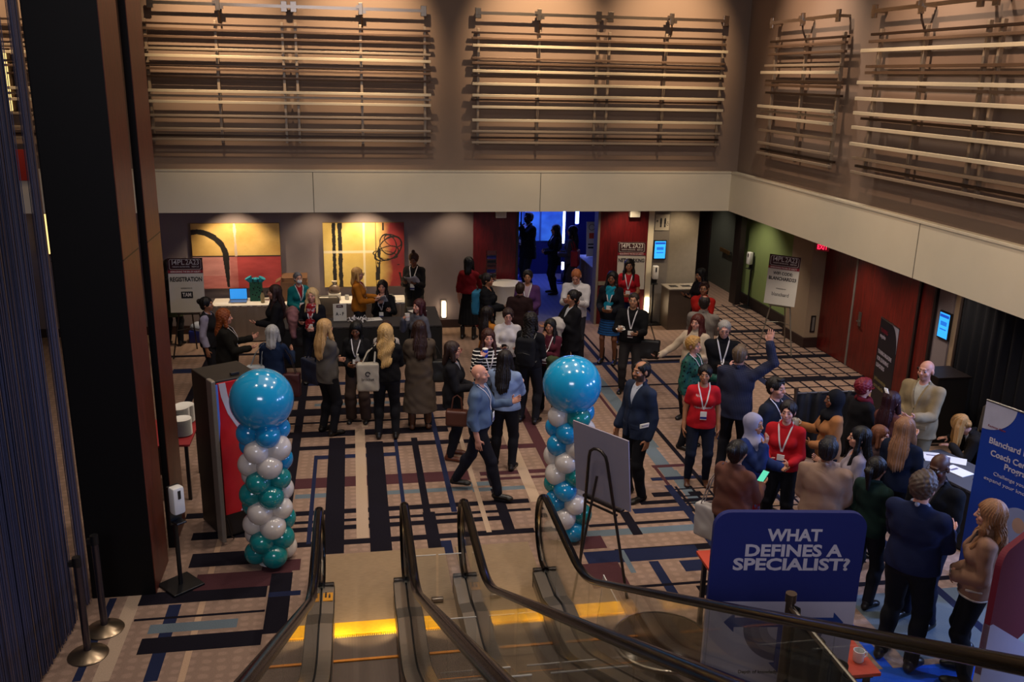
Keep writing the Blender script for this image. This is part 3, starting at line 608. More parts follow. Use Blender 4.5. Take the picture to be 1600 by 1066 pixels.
MB().prism([(-.35, .02), (.55, .02), (.32, 1.02), (-.1, 1.02)], -.004, .004, Matrix(((0, 0, 1, 0), (1, 0, 0, 0), (0, 1, 0, 0), (0, 0, 0, 1)))).ob('panel', ACR, o)
MB().tube([(0, .55, .02), (0, .32, 1.02), (0, -.1, 1.02)], .005).ob('polished_edge', mat('acrylic_edge', 'c9c4bc', .2), o)
o = thing('round_table', 'round bronze glass topped table beside the escalator', 'table', (2.50, 6.43, 0))
MB().lathe([(.40, .47), (.42, .475), (.42, .495), (.40, .50)], n=40).ob('table_top', mat('bronze_glass', '3a2a1e', .12, .3, .5, 5, spec=.8), o, smooth=True); MB().lathe([(.42, .465), (.435, .47), (.435, .50), (.42, .505)], n=40, cap=False).ob('rim', CHROME, o, smooth=True); MB().lathe([(.25, 0), (.25, .015), (.04, .04), (.035, .47)], n=24).ob('pedestal', GUN, o, smooth=True)
# ------------------------------------------------------------------ stanchions, dispensers
def stanchion(x, y, label):
    o = thing('stanchion', label, 'stanchion', (x, y, 0), group='steel queue posts by the bead curtain')
    MB().lathe([(.17, 0), (.175, .008), (.165, .018), (.06, .045), (.034, .06)], n=36).ob('base', mat('brass_steel', '8d7b66', .28, .9), o, smooth=True)
    MB().cyl((0, 0, .05), (0, 0, .93), .032, n=24).ob('post', mat('post_steel', '5a5660', .25, .9), o, smooth=True); b = MB().cyl((0, 0, .90), (0, 0, .99), .036, n=24); b.box((-.045, 0, .93), (.04, .04, .05)).ob('belt_head', BLKP, o, smooth=True)
stanchion(-2.471, 7.628, 'steel queue post nearest the viewer, by the bead curtain')
stanchion(-2.424, 8.021, 'steel queue post standing just behind another, at the column foot')
def dispenser(x, y, rz, label, h=1.0):
    o = thing('sanitizer_dispenser', label, 'sanitizer dispenser', (x, y, 0), rz)
    MB().box((0, 0, .012), (.34, .34, .024), bev=.006).ob('base', BLKP, o); MB().cyl((0, 0, .02), (0, 0, h), .022, n=12).ob('pole', BLKP, o, smooth=True)
    MB().box((0, -.01, h+.1), (.13, .03, .42), bev=.006).ob('back_plate', BLKP, o)
    c = MB().box((0, -.07, h+.17), (.125, .11, .29), bev=.025).ob('soap_case', WHT, o, smooth=True); MB().box((0, -.128, h+.24), (.03, .008, .09), bev=.003).ob('level_window', BLKP, c)
    MB().box((0, -.07, h-.07), (.11, .12, .02), bev=.008).ob('drip_tray', BLKP, o)
dispenser(-1.855, 8.726, math.radians(40), 'white hand sanitizer dispenser on a black stand, before the column', .82)
dispenser(6.284, 18.279, 0, 'white hand sanitizer dispenser on a stand below the blue wall screen', .98)
dispenser(9.052, 19.519, math.radians(-75), 'white hand sanitizer dispenser on a stand against the green wall', 1.0)
# ------------------------------------------------------------------ balloon columns
BB = mat('blue_balloon', '1488bd', .18, 0, .05, 3, spec=.6, coat=.5); BT = mat('teal_balloon', '157f80', .18, 0, .05, 3, spec=.6, coat=.5); BW = mat('white_balloon', 'cfc5bd', .22, 0, .05, 3, spec=.6, coat=.5); BIG = mat('big_balloon', '1a93c4', .16, 0, .08, 2, spec=.6, coat=.6)
def balloon_mesh(r):
    b = MB(); b.lathe([(.012, -1.12*r), (.022, -1.1*r), (.008, -1.04*r)]+[(r*math.sin(t)*(1+.0*math.cos(t)), -r*math.cos(t)*(1.04 if t < 1.57 else .98)) for t in [math.pi*i/18 for i in range(1, 18)]]+[(.001, .98*r)], n=28)
    return b
def balloon_column(x, y, label, cols, top):
    o = thing('balloon_column', label, 'balloon column', (x, y, 0)); proto = {}
    rr = random.Random(x); R, n = .135, 9
    MB().lathe([(.14, 0), (.14, .012), (.02, .03), (.012, .05), (.012, 1.62), (.01, 1.64)], n=16).ob('stand', WHT, o, smooth=True)
    for l in range(n):
        z = .135+l*.172
        for k in range(4):
            a = math.radians(k*90+l*45+20); c = cols(l, k); rad = R*rr.uniform(.92, 1.05)
            q = balloon_mesh(rad).ob('balloon', c, o, smooth=True); q.location = (.155*math.cos(a), .155*math.sin(a), z); q.rotation_euler = Matrix.Rotation(math.radians(80), 3, Vector((-math.sin(a), math.cos(a), 0))).to_euler()
    q = balloon_mesh(.325).ob('top_balloon', BIG, o, smooth=True); q.location = (0, 0, top)
def colL(l, k):
    w = ((k-l//2) % 4) in (0, 1)
    return BW if w and l < 8 else (BT if l < 6 else BB)
def colR(l, k):
    w = ((k-l//2) % 4) in (1, 2)
    return BW if w else (BT if (l*5+k) % 7 < 2 else BB)
balloon_column(-0.985, 9.116, 'column of white and teal balloons topped by a big blue one, by the kiosk', colL, 1.86)
balloon_column(2.314, 9.23, 'column of white and blue balloons topped by a big blue one, by the easel', colR, 1.86)
# ------------------------------------------------------------------ drinks kiosk
o = thing('display_kiosk', 'tall dark kiosk with a red front and white swoosh', 'kiosk', (-1.55, 9.64, 0), math.atan2(.3, .52))
KD = mat('kiosk_metal', '2a2521', .5, .4)
MB().box((.27, .30, .95), (.54, .58, 1.86), bev=.01).ob('cabinet', KD, o); MB().box((.27, .3, .03), (.50, .5, .06)).ob('plinth', BLKP, o)
MB().box((.29, -.005, 1.08), (.49, .02, 1.56), bev=.004).ob('front_panel', mat('kiosk_red', 'b8161e', .3, spec=.6), o)
sw = [(x_-.075, z_) for x_, z_ in [(.14, 1.855), (.215, 1.855), (.235, 1.70), (.29, 1.5), (.38, 1.3), (.47, 1.16), (.525, 1.1), (.525, 1.06), (.42, 1.17), (.31, 1.33), (.22, 1.5), (.16, 1.7)]]
b = MB(); b.prism(sw, .0, .004, Matrix.Translation((0, -.015, 0)) @ XZ); b.ob('white_swoosh', mat('kiosk_white', 'b9b4c0', .35), o)
b = MB(); b.prism([(.22, .31), (.525, .31), (.525, 1.0), (.40, .62)], .0, .004, Matrix.Translation((0, -.015, 0)) @ XZ); b.ob('white_swoosh', mat('kiosk_white', 'b9b4c0', .35), o)
b = MB(); b.prism([(.0, 1.0), (.01, 1.0), (.055, 1.4), (.055, 1.85), (.0, 1.85)], 0, .006, Matrix.Translation((0, -.013, 0)) @ XZ); b.ob('reflection_strip', emis('blue_reflection', '3f58a0', .35), o)  # blue reflection on the front, painted as a dim glowing strip
MB().box((-.03, -.05, .98), (.05, .15, 1.9), bev=.012).ob('door_edge', mat('kiosk_edge', '8a8278', .45, .4), o); MB().box((.3, .1, 1.9), (.1, .04, .03), bev=.005).ob('hinge', BLKP, o)
MB().tube([(.02, -.1, .3), (.05, -.12, .1), (.1, -.05, .01)], .008).ob('cable', BLKP, o, smooth=True)
# red side table with plates
o = thing('side_table', 'small red topped table with plates behind the thin fin', 'table', (-2.33, 11.15, 0)); MB().box((0, 0, .735), (.6, .9, .03), bev=.006).ob('table_top', mat('red_cloth', '8a1a1c', .7), o)
for sx in (-.25, .25):
    for sy in (-.4, .4): MB().box((sx, sy, .36), (.04, .04, .72)).ob('leg', BLKP, o)
pl = MB().lathe([(.05, 0), (.07, .004), (.115, .016), (.118, .019), (.07, .010), (.02, .008)], n=28).ob('dinner_plate', CERAM, smooth=True)
first = True
for (sx, sy, n, wh) in ((-2.16, 11.02, 13, 'nearest'), (-2.22, 11.25, 17, 'middle'), (-2.2, 11.47, 14, 'rear')):
    for k in range(n):
        p = pl if first else pl.copy()
        if not first: COL.objects.link(p)
        first = False; p.location = (sx, sy, .751+k*.0165)
        tag(p, 'white plate in the %s of the three plate stacks on the red table' % wh, 'plate', 'white plates in the %s stack' % wh)
# ------------------------------------------------------------------ easels and sign boards
def easel(x, y, rz, label, zl, m=GUN, h=1.75, spread=.3, lean=.16, back=.62):
    o = thing('easel', label, 'easel', (x, y, 0), rz)
    for s in (-1, 1): MB().tube([(s*spread, 0, 0), (s*spread*.55, lean*.55, zl), (s*.07, lean, h)], .014, 8).ob('leg', m, o, smooth=True)
    MB().tube([(0, back, 0), (0, lean+.02, h-.08)], .013, 8).ob('leg', m, o, smooth=True)
    MB().tube([(-spread*.6, lean*.5-.02, zl), (spread*.6, lean*.5-.02, zl)], .014, 8).ob('ledge', m, o, smooth=True); MB().box((0, lean*.5-.045, zl), (spread*1.25, .06, .025), bev=.005).ob('ledge_tray', m, o)
    MB().tube([(-spread*.75, lean*.3, zl*.62), (0, lean*.3+.16, zl*.62), (spread*.75, lean*.3, zl*.62)], .008, 6).ob('spreader', m, o, smooth=True)
    return o
MAR = mat('maroon_print', '3a0c16', .6); REDP = mat('red_print', '8c1426', .6); OFFW = mat('offwhite_board', 'cbc5ba', .65, var=.04); WTXT = mat('white_print', 'd9d4d0', .6)
def sign_board(x, y, rz, label, w, h, z, tilt, head='I4PL 2A23'):
    o = thing('sign_board', label, 'sign', (x, y, z), rz); o.rotation_euler = (-math.radians(tilt), 0, rz)
    MB().box((0, 0, h/2), (w, .012, h)).ob('board', OFFW, o); hh = h*.28
    MB().box((0, -.008, h-hh/2), (w, .005, hh)).ob('header', MAR, o); MB().box((0, -.0105, h-hh+.03*h), (w, .003, .05*h)).ob('header_band', REDP, o)
    b = MB(); P = rrect(w*.90, hh*.66, .03); b.tube([(x_, -.0115, h-hh*.42+z_) for x_, z_ in P], .0035, 5, closed=True); b.ob('header_outline', WTXT, o)
    y0 = -.0125
    text('I4PL', .13, face(-w*.20, h-hh*.30, y0), WTXT, o, w*.36, .004); text('2A23', .13, face(w*.21, h-hh*.30, y0), WTXT, o, w*.38, .004)
    text('TORONTO HILTON HOTEL', .035, face(-w*.12, h-hh*.58, y0), WTXT, o, w*.5, .01); text('NOV 2-3', .04, face(w*.29, h-hh*.58, y0), WTXT, o, w*.2, .02)
    text('REIMAGINING THE ERA OF AGILITY', .04, face(0, h-hh+.028*h, y0-.001), WTXT, o, w*.86, .015)
    return o
t = sign_board(-3.0, 16.72, 0, 'registration sign board on the easel by the column', .60, .99, .87, 4)
text('REGISTRATION', .11, face(0, .60, -.008), INK, t, .55, .03); text('REPRESENTED BY', .03, face(0, .44, -.008), INK, t, .2); MB().box((0, -.008, .32), (.2, .006, .12)).ob('logo_box', INK, t); text('TAM', .1, face(0, .32, -.013), WTXT, t, .15, .02)
easel(-3.0, 16.70, 0, 'metal easel holding the registration sign', .84, h=1.5, spread=.32)
rw = math.atan2(-.43, .44)
t = sign_board(8.02, 15.92, rw, 'wifi code sign board on the easel by the green wall', .60, .95, .97, 6)
text('WIFI CODE:', .08, face(0, .60, -.008), INK, t, .38, .03); text('BLANCHARD23', .09, face(0, .50, -.008), INK, t, .53, .03); text('SPONSORED BY', .025, face(0, .31, -.008), INK, t, .19); text('blanchard', .1, face(0, .20, -.008), INK, t, .33)
easel(8.03, 15.93, rw, 'pale metal easel holding the wifi code sign', .94, mat('pale_metal', '8f8778', .4, .7), h=1.6, spread=.34)
t = sign_board(5.65, 17.9, math.radians(-8), 'networking sign board behind the person in a red tee, by the doors', .58, .98, .87, 5)
text('NETWORKING', .1, face(0, .60, -.008), INK, t, .54, .03)
easel(5.65, 17.9, math.radians(-8), 'easel holding the networking sign', .84, h=1.5)
# blank back of a board near the escalators
bd = Vector((.40, -.60, 0)).normalized(); rz = math.atan2(bd.y, bd.x)
o = thing('sign_board', 'large board seen from its blank back, on the easel by the escalators', 'sign', (2.40, 8.10, 1.0), rz); o.rotation_euler = (math.radians(7), 0, rz)
MB().box((0, 0, .40), (.72, .012, .78)).ob('board', mat('board_back', '8f8794', .7, var=.06), o); MB().box((0, .008, .40), (.72, .004, .78)).ob('printed_face', mat('board_print', '6a5c62', .6), o)
easel_b = thing('easel', 'dark arched metal easel holding the blank-backed board', 'easel', (2.40, 8.10, 0), rz)
MB().tube([(-.33, .07, 0), (-.12, -.105, 1.47), (-.1, -.113, 1.54), (-.05, -.118, 1.58), (0, -.12, 1.59), (.05, -.118, 1.58), (.1, -.113, 1.54), (.12, -.105, 1.47), (.33, .07, 0)], .015, 8).ob('arched_frame', GUN, easel_b, smooth=True)
MB().tube([(0, -.40, 0), (0, -.11, 1.3)], .013, 8).ob('leg', GUN, easel_b, smooth=True); MB().tube([(-.21, -.02, .92), (.21, -.02, .92)], .013, 8).ob('ledge', GUN, easel_b, smooth=True); MB().box((0, .01, .975), (.5, .08, .03), bev=.005).ob('ledge_tray', GUN, easel_b)
# ------------------------------------------------------------------ fabric banners
NAVB = mat('navy_fabric', '131f6b', .75, var=.06, bump=.15, bscale=300); LAV = mat('pale_fabric', 'bcb4c8', .8, var=.04, bump=.15, bscale=300); LTX = mat('pale_lettering', 'c6bcc8', .7); ARB = mat('arrow_blue', '173a86', .7); GR1 = mat('ring_grey', '5c5672', .75); GR2 = mat('ring_mid', '736d88', .75); GR3 = mat('ring_light', '8a849c', .75); BLUB = mat('blue_vinyl', '1a3c9c', .5, var=.05, spec=.4); 
rz = math.atan2(-.14, .98)
o = thing('fabric_banner', 'tall rounded navy and white fabric banner asking what defines a specialist', 'banner', (2.22, 4.98, 0), rz)
w, H, zb = .99, 2.46, 1.815
def flat_poly(b, P, y0, y1): b.prism(P, 0, y1-y0, Matrix.Translation((0, y1, 0)) @ XZ); return b
up = [(x+w/2, z+(H+zb)/2) for x, z in rrect(w, H-zb, .11, 8, True)]; b = MB(); flat_poly(b, up, -.02, .02); b.ob('upper_cover', NAVB, o)
MB().box((w/2, 0, (zb+.04)/2), (w, .04, zb-.04)).ob('lower_cover', LAV, o); MB().box((w/2, 0, .02), (w+.1, .3, .04), bev=.01).ob('foot', BLKP, o)
for s, sz, zz, ww in (('WHAT', .125, 2.297, .355), ('DEFINES A', .125, 2.186, .635), ('SPECIALIST?', .125, 2.086, .765)): text(s, sz*.93, face(.527, zz, -.0215), LTX, o, ww, .034)
b = MB(); flat_poly(b, [(.12, 1.66), (.19, 1.735), (.19, 1.695), (.85, 1.695), (.85, 1.735), (.92, 1.66), (.85, 1.585), (.85, 1.625), (.19, 1.625), (.19, 1.585)], -.024, -.02); b.ob('arrow', ARB, o)
b = MB(); flat_poly(b, [(.485, 1.63), (.565, 1.63), (.565, 1.35), (.60, 1.35), (.525, 1.27), (.45, 1.35), (.485, 1.35)], -.0255, -.02); b.ob('arrow', ARB, o)
for k, (r, m) in enumerate(((.27, GR1), (.22, GR2), (.165, GR3), (.11, LAV))):
    b = MB(); flat_poly(b, [(.525+r*math.cos(a), 1.63+r*math.sin(a)) for a in [math.pi+math.pi*i/24 for i in range(25)]], -.0212-k*.0004, -.02); b.ob('ring', m, o)
text('Depth of knowledge', .035, face(.39, 1.277, -.0215), INK, o, .28, .02)
# roll-up banner on the booth side
rz = math.atan2(-.957, .29)
o = thing('rollup_banner', 'tall blue roll-up banner about a coach programme, beside the booth table', 'banner', (6.37, 7.87, 0), rz)
MB().box((.43, 0, 1.02), (.86, .006, 1.96)).ob('print', BLUB, o); MB().box((.43, 0, .03), (.92, .18, .06), bev=.01).ob('cassette', STEEL, o); MB().cyl((0, 0, 2.0), (.86, 0, 2.0), .012).ob('top_rail', STEEL, o); MB().cyl((.43, .03, .05), (.43, .03, 2.0), .012).ob('pole', STEEL, o)
b = MB(); flat_poly(b, [(.0, 1.995), (.345, 1.995)]+[(.345*math.cos(a), 1.995-.30*math.sin(a)) for a in [i*math.pi/24 for i in range(1, 13)]], -.006, -.003); b.ob('white_corner', mat('white_vinyl', 'b9b6c8', .5), o)
T = lambda s, sz, x, z, w_, m=LTX, bo=.02, al='LEFT': text(s, sz, face(x, z, -.0055), m, o, w_, bo, al)
T('Register Now', .035, .06, 1.745, .2, mat('red_ink', '7a3040', .6)); T('Blanchard Executive', .09, .10, 1.595, .72); T('Coach Certification', .09, .14, 1.47, .68); T('Program', .09, .31, 1.38, .3); T('Challenge yourself and', .055, .21, 1.265, .55, LTX, 0); T('expand your knowledge', .055, .115, 1.185, .65, LTX, 0)
b = MB(); b.cyl((.57, -.003, .82), (.57, -.007, .82), .2, n=40); b.ob('photo_disc', mat('photo_disc', '8a90b8', .6), o); b = MB(); b.sph((.57, -.006, .84), .09, 24, (.8, .03, 1)); b.ob('portrait', mat('portrait_skin', 'b08a78', .7), o)
# red and pale banner at the picture edge
o = thing('fabric_banner', 'rounded red and white fabric banner at the edge by the handrail', 'banner', (4.03, 4.62, 0), math.atan2(.53, .85)); w, H = .98, 2.22
zb = 1.62; up = [(x+w/2, z+(H+zb-.3)/2) for x, z in rrect(w, H-zb+.3, .11, 8, True)]; b = MB(); flat_poly(b, up, -.02, .02); b.ob('upper_cover', mat('crimson_fabric', '6e0a22', .75, var=.06), o)
b = MB(); flat_poly(b, [(0, .04), (w, .04), (w, 1.1), (.05, 1.69), (0, 1.70)], -.022, .022); b.ob('lower_cover', LAV, o); MB().box((w/2, 0, .02), (w+.1, .3, .04), bev=.01).ob('foot', BLKP, o)
# leaning dark banner at the door
d = Vector((-.12, -.64, 0)); rz = math.atan2(d.y, d.x)
o = thing('rollup_banner', 'dark roll-up banner with white lettering in front of the red-brown door', 'banner', (7.46, 11.62, 0), rz); w = .66
MB().box((w/2, 0, .95), (w, .006, 1.84)).ob('print', mat('black_vinyl', '14141c', .5), o); MB().box((w/2, 0, .03), (w+.06, .18, .06), bev=.01).ob('cassette', STEEL, o); MB().cyl((w/2, .03, .05), (w/2, .03, 1.87), .01).ob('pole', CHROME, o); MB().cyl((0, 0, 1.87), (w, 0, 1.87), .01).ob('top_rail', CHROME, o)
b = MB(); flat_poly(b, [(w, 1.865), (w-.26, 1.865)]+[(w-.26+.26*math.sin(a), 1.865-.36*(1-math.cos(a))) for a in [i*math.pi/24 for i in range(1, 13)]], -.006, -.003); b.ob('white_corner', mat('white_vinyl', 'b9b6c8', .5), o)
for s, zz, m, ww in (('TRAINING', 1.70, mat('red_ink2', '8c2030', .6), .26), ('magazine', 1.62, LTX, .2), ('TRAINING MAGAZINE', 1.38, LTX, .50), ('FOR LEARNING', 1.28, LTX, .42), ('LEADERS', 1.18, LTX, .3), ('join the community today', .98, mat('gold_ink', '8a7a50', .6), .42), ('scan to subscribe', .88, mat('gold_ink', '8a7a50', .6), .36)): text(s, .08, face(.05+ww/2, zz, -.0055), m, o, ww, .02)
# ------------------------------------------------------------------ tables, desks and what stands on them
BCL = mat('beige_linen', '86766a', .85, var=.08, bump=.2); SLATE = mat('slate_cloth', '2e2a2c', .8)
def skirted(label, x, y, w, d, h, top, skirt, rz=0, name='skirted_table', pleats=40):
    o = thing(name, label, 'table', (x, y, 0), rz)
    MB().box((0, 0, h-.015), (w, d, .03), bev=.005).ob('table_top', top, o)
    b = MB(); P = [(-w/2, -d/2), (w/2, -d/2), (w/2, d/2), (-w/2, d/2), (-w/2, -d/2)]; pts = []
    for (x0, y0), (x1, y1) in zip(P, P[1:]):
        n = max(6, int(math.dist((x0, y0), (x1, y1))*pleats/2)); nx, ny = (y1-y0), -(x1-x0); l = math.hypot(nx, ny)
        for i in range(n): t = i/n; a = .012*math.sin(i*2.4)+.006*math.sin(i*.9); pts.append((x0+(x1-x0)*t+nx/l*a, y0+(y1-y0)*t+ny/l*a))
    R0 = [b.bm.verts.new((px, py, .02)) for px, py in pts]; R1 = [b.bm.verts.new((px*.995, py*.995, h-.012)) for px, py in pts]; n = len(pts)
    for i in range(n): b.bm.faces.new((R0[i], R0[(i+1) % n], R1[(i+1) % n], R1[i]))
    b.ob('skirt', skirt, o, smooth=True); return o
skirted('beige skirted table under the yellow and red painting', -1.78, 18.0, 1.95, .62, .74, WLINEN, BCL)
skirted('beige skirted table under the scribbled painting', .12, 18.0, 1.70, .62, .74, WLINEN, BCL)
skirted('long black registration desk with the A-F sign', -.30, 16.25, 2.45, .66, .74, SLATE, BLK, pleats=30)
skirted('black desk return at the end of the registration desk', 1.24, 16.60, .56, 1.4, .74, SLATE, BLK, pleats=30)
o = thing('cocktail_table', 'tall round table under a white cloth beside the red panel', 'table', (2.99, 17.75, 0))
MB().lathe([(.37, 0), (.33, .3), (.31, .8), (.35, 1.05), (.36, 1.08), (.01, 1.085)], n=32).ob('tablecloth', WLINEN, o, smooth=True)
skirted('pale skirted table inside the open doors', 5.62, 20.1, .7, 1.9, 1.0, WLINEN, BCL)
# sign in the doorway
o = thing('sign_board', 'tall white poster with an orange square on the table in the doorway', 'sign', (5.55, 20.75, 1.0), 0); o.rotation_euler = (-math.radians(8), 0, 0)
MB().box((0, 0, .42), (.26, .012, .82)).ob('board', OFFW, o); MB().box((0, -.008, .50), (.13, .005, .13)).ob('orange_square', mat('orange_print', 'c8401c', .6), o); MB().box((0, -.008, .30), (.18, .004, .03)).box((0, -.008, .22), (.18, .004, .04)).ob('print_line', INK, o); b = MB(); b.tube([(.07*math.cos(a), -.009, .70+.07*math.sin(a)) for a in [i*math.pi/8 for i in range(16)]], .006, 5, closed=True); b.ob('round_emblem', INK, o)
# registration clutter
o = thing('laptop', 'open laptop with a blue screen on the beige table', 'laptop', (-2.28, 17.98, .742)); MB().box((0, 0, .01), (.34, .24, .018), bev=.004).ob('keyboard_base', mat('silver', '8a8a8c', .3, .7), o)
l = MB().box((0, .13, .13), (.34, .012, .23), bev=.004); l.ob('lid', BLKP, o); MB().box((0, .122, .13), (.32, .004, .205)).ob('screen', emis('laptop_screen', '2a86d8', 1.0), o)
o = thing('gift_bag', 'black patterned gift bag with teal tissue on the beige table', 'gift bag', (-1.93, 18.05, .742)); MB().box((0, 0, .19), (.24, .12, .38), bev=.006).ob('bag', cloth('15181c', 'floral'), o); TT = mat('teal_tissue', '1a8aa0', .8)
for dx, dz, a in ((-.11, .42, .5), (.10, .41, -.5), (0, .40, .1)):
    b = MB(); b.cyl((dx*.6, 0, .33), (dx*1.3, -.01, dz+.05), .02, .075, 7); b.ob('tissue', TT, o)
MB().tube([(-.06, -.06, .37), (-.03, -.06, .47), (.03, -.06, .47), (.06, -.06, .37)], .006).ob('handle', BLKP, o)
o = thing('drink_bottle', 'tan drink bottle in front of the gift bag', 'bottle', (-1.80, 17.86, .742)); MB().lathe([(.035, 0), (.038, .02), (.038, .15), (.02, .19), (.02, .21)], n=18).ob('body', mat('tan_bottle', '8a7a5a', .4), o, smooth=True); MB().lathe([(.022, .21), (.022, .235)], n=14).ob('cap', BLKP, o)
o = thing('cardboard_box', 'open brown cardboard box behind the masked person', 'box', (-1.2, 18.1, .742)); KR = mat('kraft_board', '6e4c34', .85)
MB().box((0, .16, .19), (.5, .01, .38)).box((0, -.16, .19), (.5, .01, .38)).box((-.25, 0, .19), (.01, .32, .38)).box((.25, 0, .19), (.01, .32, .38)).box((0, 0, .01), (.5, .32, .01)).ob('walls', KR, o); MB().box((0, .22, .43), (.5, .15, .008), R=Matrix.Rotation(.6, 3, 'X')).ob('flap', KR, o)
MB().box((-.3, 0, .4), (.12, .32, .008), R=Matrix.Rotation(-.5, 3, 'Y')).ob('flap', KR, o)
o = thing('gift_basket', 'cellophane wrapped basket on the table under the scribbled painting', 'basket', (-.42, 18.0, .742)); MB().box((0, 0, .07), (.24, .16, .13), bev=.01).ob('basket', mat('white_basket', 'c9c2b8', .7), o); MB().sph((0, 0, .2), .12, 12, (1, .7, 1)).ob('wrapped_top', mat('cellophane', '6a5648', .2), o, smooth=True); MB().cyl((0, 0, .3), (0, 0, .38), .02, .06, 8).ob('bow', mat('cream_bow', 'b8a890', .6), o)
def cup(name, label, loc, m=CERAM, r=.04, h=.09, handle=True, lid=None, cat='cup', group=None):
    o = thing(name, label, cat, loc, group=group); MB().lathe([(r*.85, 0), (r, .01), (r*1.05, h), (r*.95, h), (r*.9, .012), (.001, .012)], n=20, cap=False).ob('body', m, o, smooth=True)
    if handle: MB().tube([(r*.95, 0, h*.8), (r*1.6, 0, h*.75), (r*1.7, 0, h*.4), (r*.95, 0, h*.2)], .006, 6).ob('handle', m, o, smooth=True)
    if lid: MB().lathe([(r*1.08, h), (r*1.08, h+.012), (r*.8, h+.018), (.001, h+.018)], n=20).ob('lid', lid, o, smooth=True)
    return o
cup('paper_cup', 'pale paper cup beside the wrapped basket', (-.18, 18.0, .742), handle=False)
o = thing('tabletop_sign', 'small white A-F sign on the registration desk', 'sign', (-.30, 16.35, .742)); MB().box((0, 0, .16), (.24, .012, .32)).ob('board', OFFW, o); MB().box((0, -.008, .275), (.12, .004, .05)).ob('logo_box', MAR, o); text('A - F', .09, face(0, .13, -.008), INK, o, .15, .02); text('I4PL', .03, face(0, .275, -.0108), WTXT, o, .08)
o = thing('paper_sheet', 'white paper sheet under the laptop edge', 'paper', (-2.55, 17.85, .742)); MB().box((0, 0, .002), (.3, .21, .004)).ob('sheet', PAPER, o)
for k, (x, y, r, lab) in enumerate(((-1.55, 17.85, .3, 'white paper on the beige table by the tan bottle'), (.75, 17.9, .1, 'white papers on the table under the scribbled painting'), (1.15, 16.95, .5, 'papers and cup sleeve on the black desk return'), (.30, 16.4, .2, 'white sheet on the desk in front of the seated person'))):
    o = thing('paper_sheet', lab, 'paper', (x, y, .742), r); MB().box((0, 0, .003), (.3, .21, .006)).ob('sheet', PAPER, o); MB().box((-.05, -.02, .005), (.12, .02, .004)).ob('print', INK, o)
rr = random.Random(4); b = MB()
for i in range(26):
    x, y = rr.uniform(-.16, .16), rr.uniform(-.09, .09); a = rr.uniform(0, 6.28); b.tube([(x, y, .01+rr.random()*.06), (x+.05*math.cos(a), y+.05*math.sin(a), .03+rr.random()*.06), (x+.1*math.cos(a+.6), y+.09*math.sin(a+.6), .01+rr.random()*.03)], .007, 5, flat=(1.6, .5))
o = tag(b.ob('lanyard_heap', mat('white_ribbon', 'c4bfc2', .7), loc=(.02, 16.3, .742)), 'heap of white lanyards beside the A-F sign', 'lanyards', kind='stuff')
b = MB()
for i in range(22):
    x, y = rr.uniform(-.14, .14), rr.uniform(-.1, .1); a = rr.uniform(0, 6.28); b.tube([(x, y, .01+rr.random()*.06), (x+.05*math.cos(a), y+.05*math.sin(a), .03+rr.random()*.08), (x+.1*math.cos(a+.6), y+.09*math.sin(a+.6), .01+rr.random()*.03)], .008, 5, flat=(1.6, .5))
o = tag(b.ob('lanyard_heap', mat('white_ribbon', 'c4bfc2', .7), loc=(-.93, 16.3, .742)), 'heap of white badges before the person in black with glasses', 'lanyards', kind='stuff')
o = thing('storage_bag', 'clear bag with blue contents on the floor under the registration sign', 'bag', (-3.0, 17.85, 0)); MB().box((0, 0, .12), (.42, .3, .24), bev=.03).ob('blue_box', mat('blue_plastic', '14206a', .4), o, smooth=True); MB().sph((0, 0, .28), .2, 12, (1, .75, .6)).ob('clear_bag', mat('clear_film', 'a8b0c4', .2), o, smooth=True)
def stack_chair(label, x, y, rz, fab=None, group=None):
    o = thing('stacking_chair', label, 'chair', (x, y, 0), rz, group); m = fab or mat('chair_fabric', '6b5c4c', .8); fr = mat('chair_frame', 'a39a8c', .35, .7)
    MB().box((0, 0, .45), (.44, .44, .06), bev=.02).ob('seat', m, o, smooth=True); MB().box((0, -.22, .75), (.42, .05, .34), bev=.02, R=Matrix.Rotation(.12, 3, 'X')).ob('backrest', m, o, smooth=True)
    MB().tube([(-.22, -.2, .43), (-.22, -.24, .9), (-.18, -.25, .95), (.18, -.25, .95), (.22, -.24, .9), (.22, -.2, .43)], .014).ob('back_frame', fr, o, smooth=True)
    for sx in (-.21, .21):
        for sy in (-.2, .2): MB().cyl((sx, sy, .43), (sx*1.05, sy*1.12, 0), .012, n=8).ob('leg', fr, o, smooth=True)
stack_chair('stacking chair of the seated person behind the registration desk', .52, 17.22, math.pi)
stack_chair('empty stacking chair behind the A-F sign', -.55, 17.2, math.pi)
stack_chair('grey stacking chair behind the blond person bending over the booth table', 8.2, 10.15, math.radians(100), mat('grey_chair_fabric', '5a5350', .8))
# brochure rack by the red panel
o = thing('brochure_rack', 'tall wire rack of dark brochures on the round table by the red panel', 'rack', (2.72, 17.95, 1.085)); b = MB()
for s in (-1, 1): b.tube([(s*.1, .04, 0), (s*.1, .04, .62)], .006)
b.ob('wire_frame', CHROME, o)
for k in range(6):
    z = .06+k*.095; MB().box((0, -.02, z), (.2, .05, .012)).ob('shelf', CHROME, o); MB().box((0, 0, z+.05), (.18, .012, .07)).ob('brochure', [BLKP, NAVB, MAR][k % 3], o)
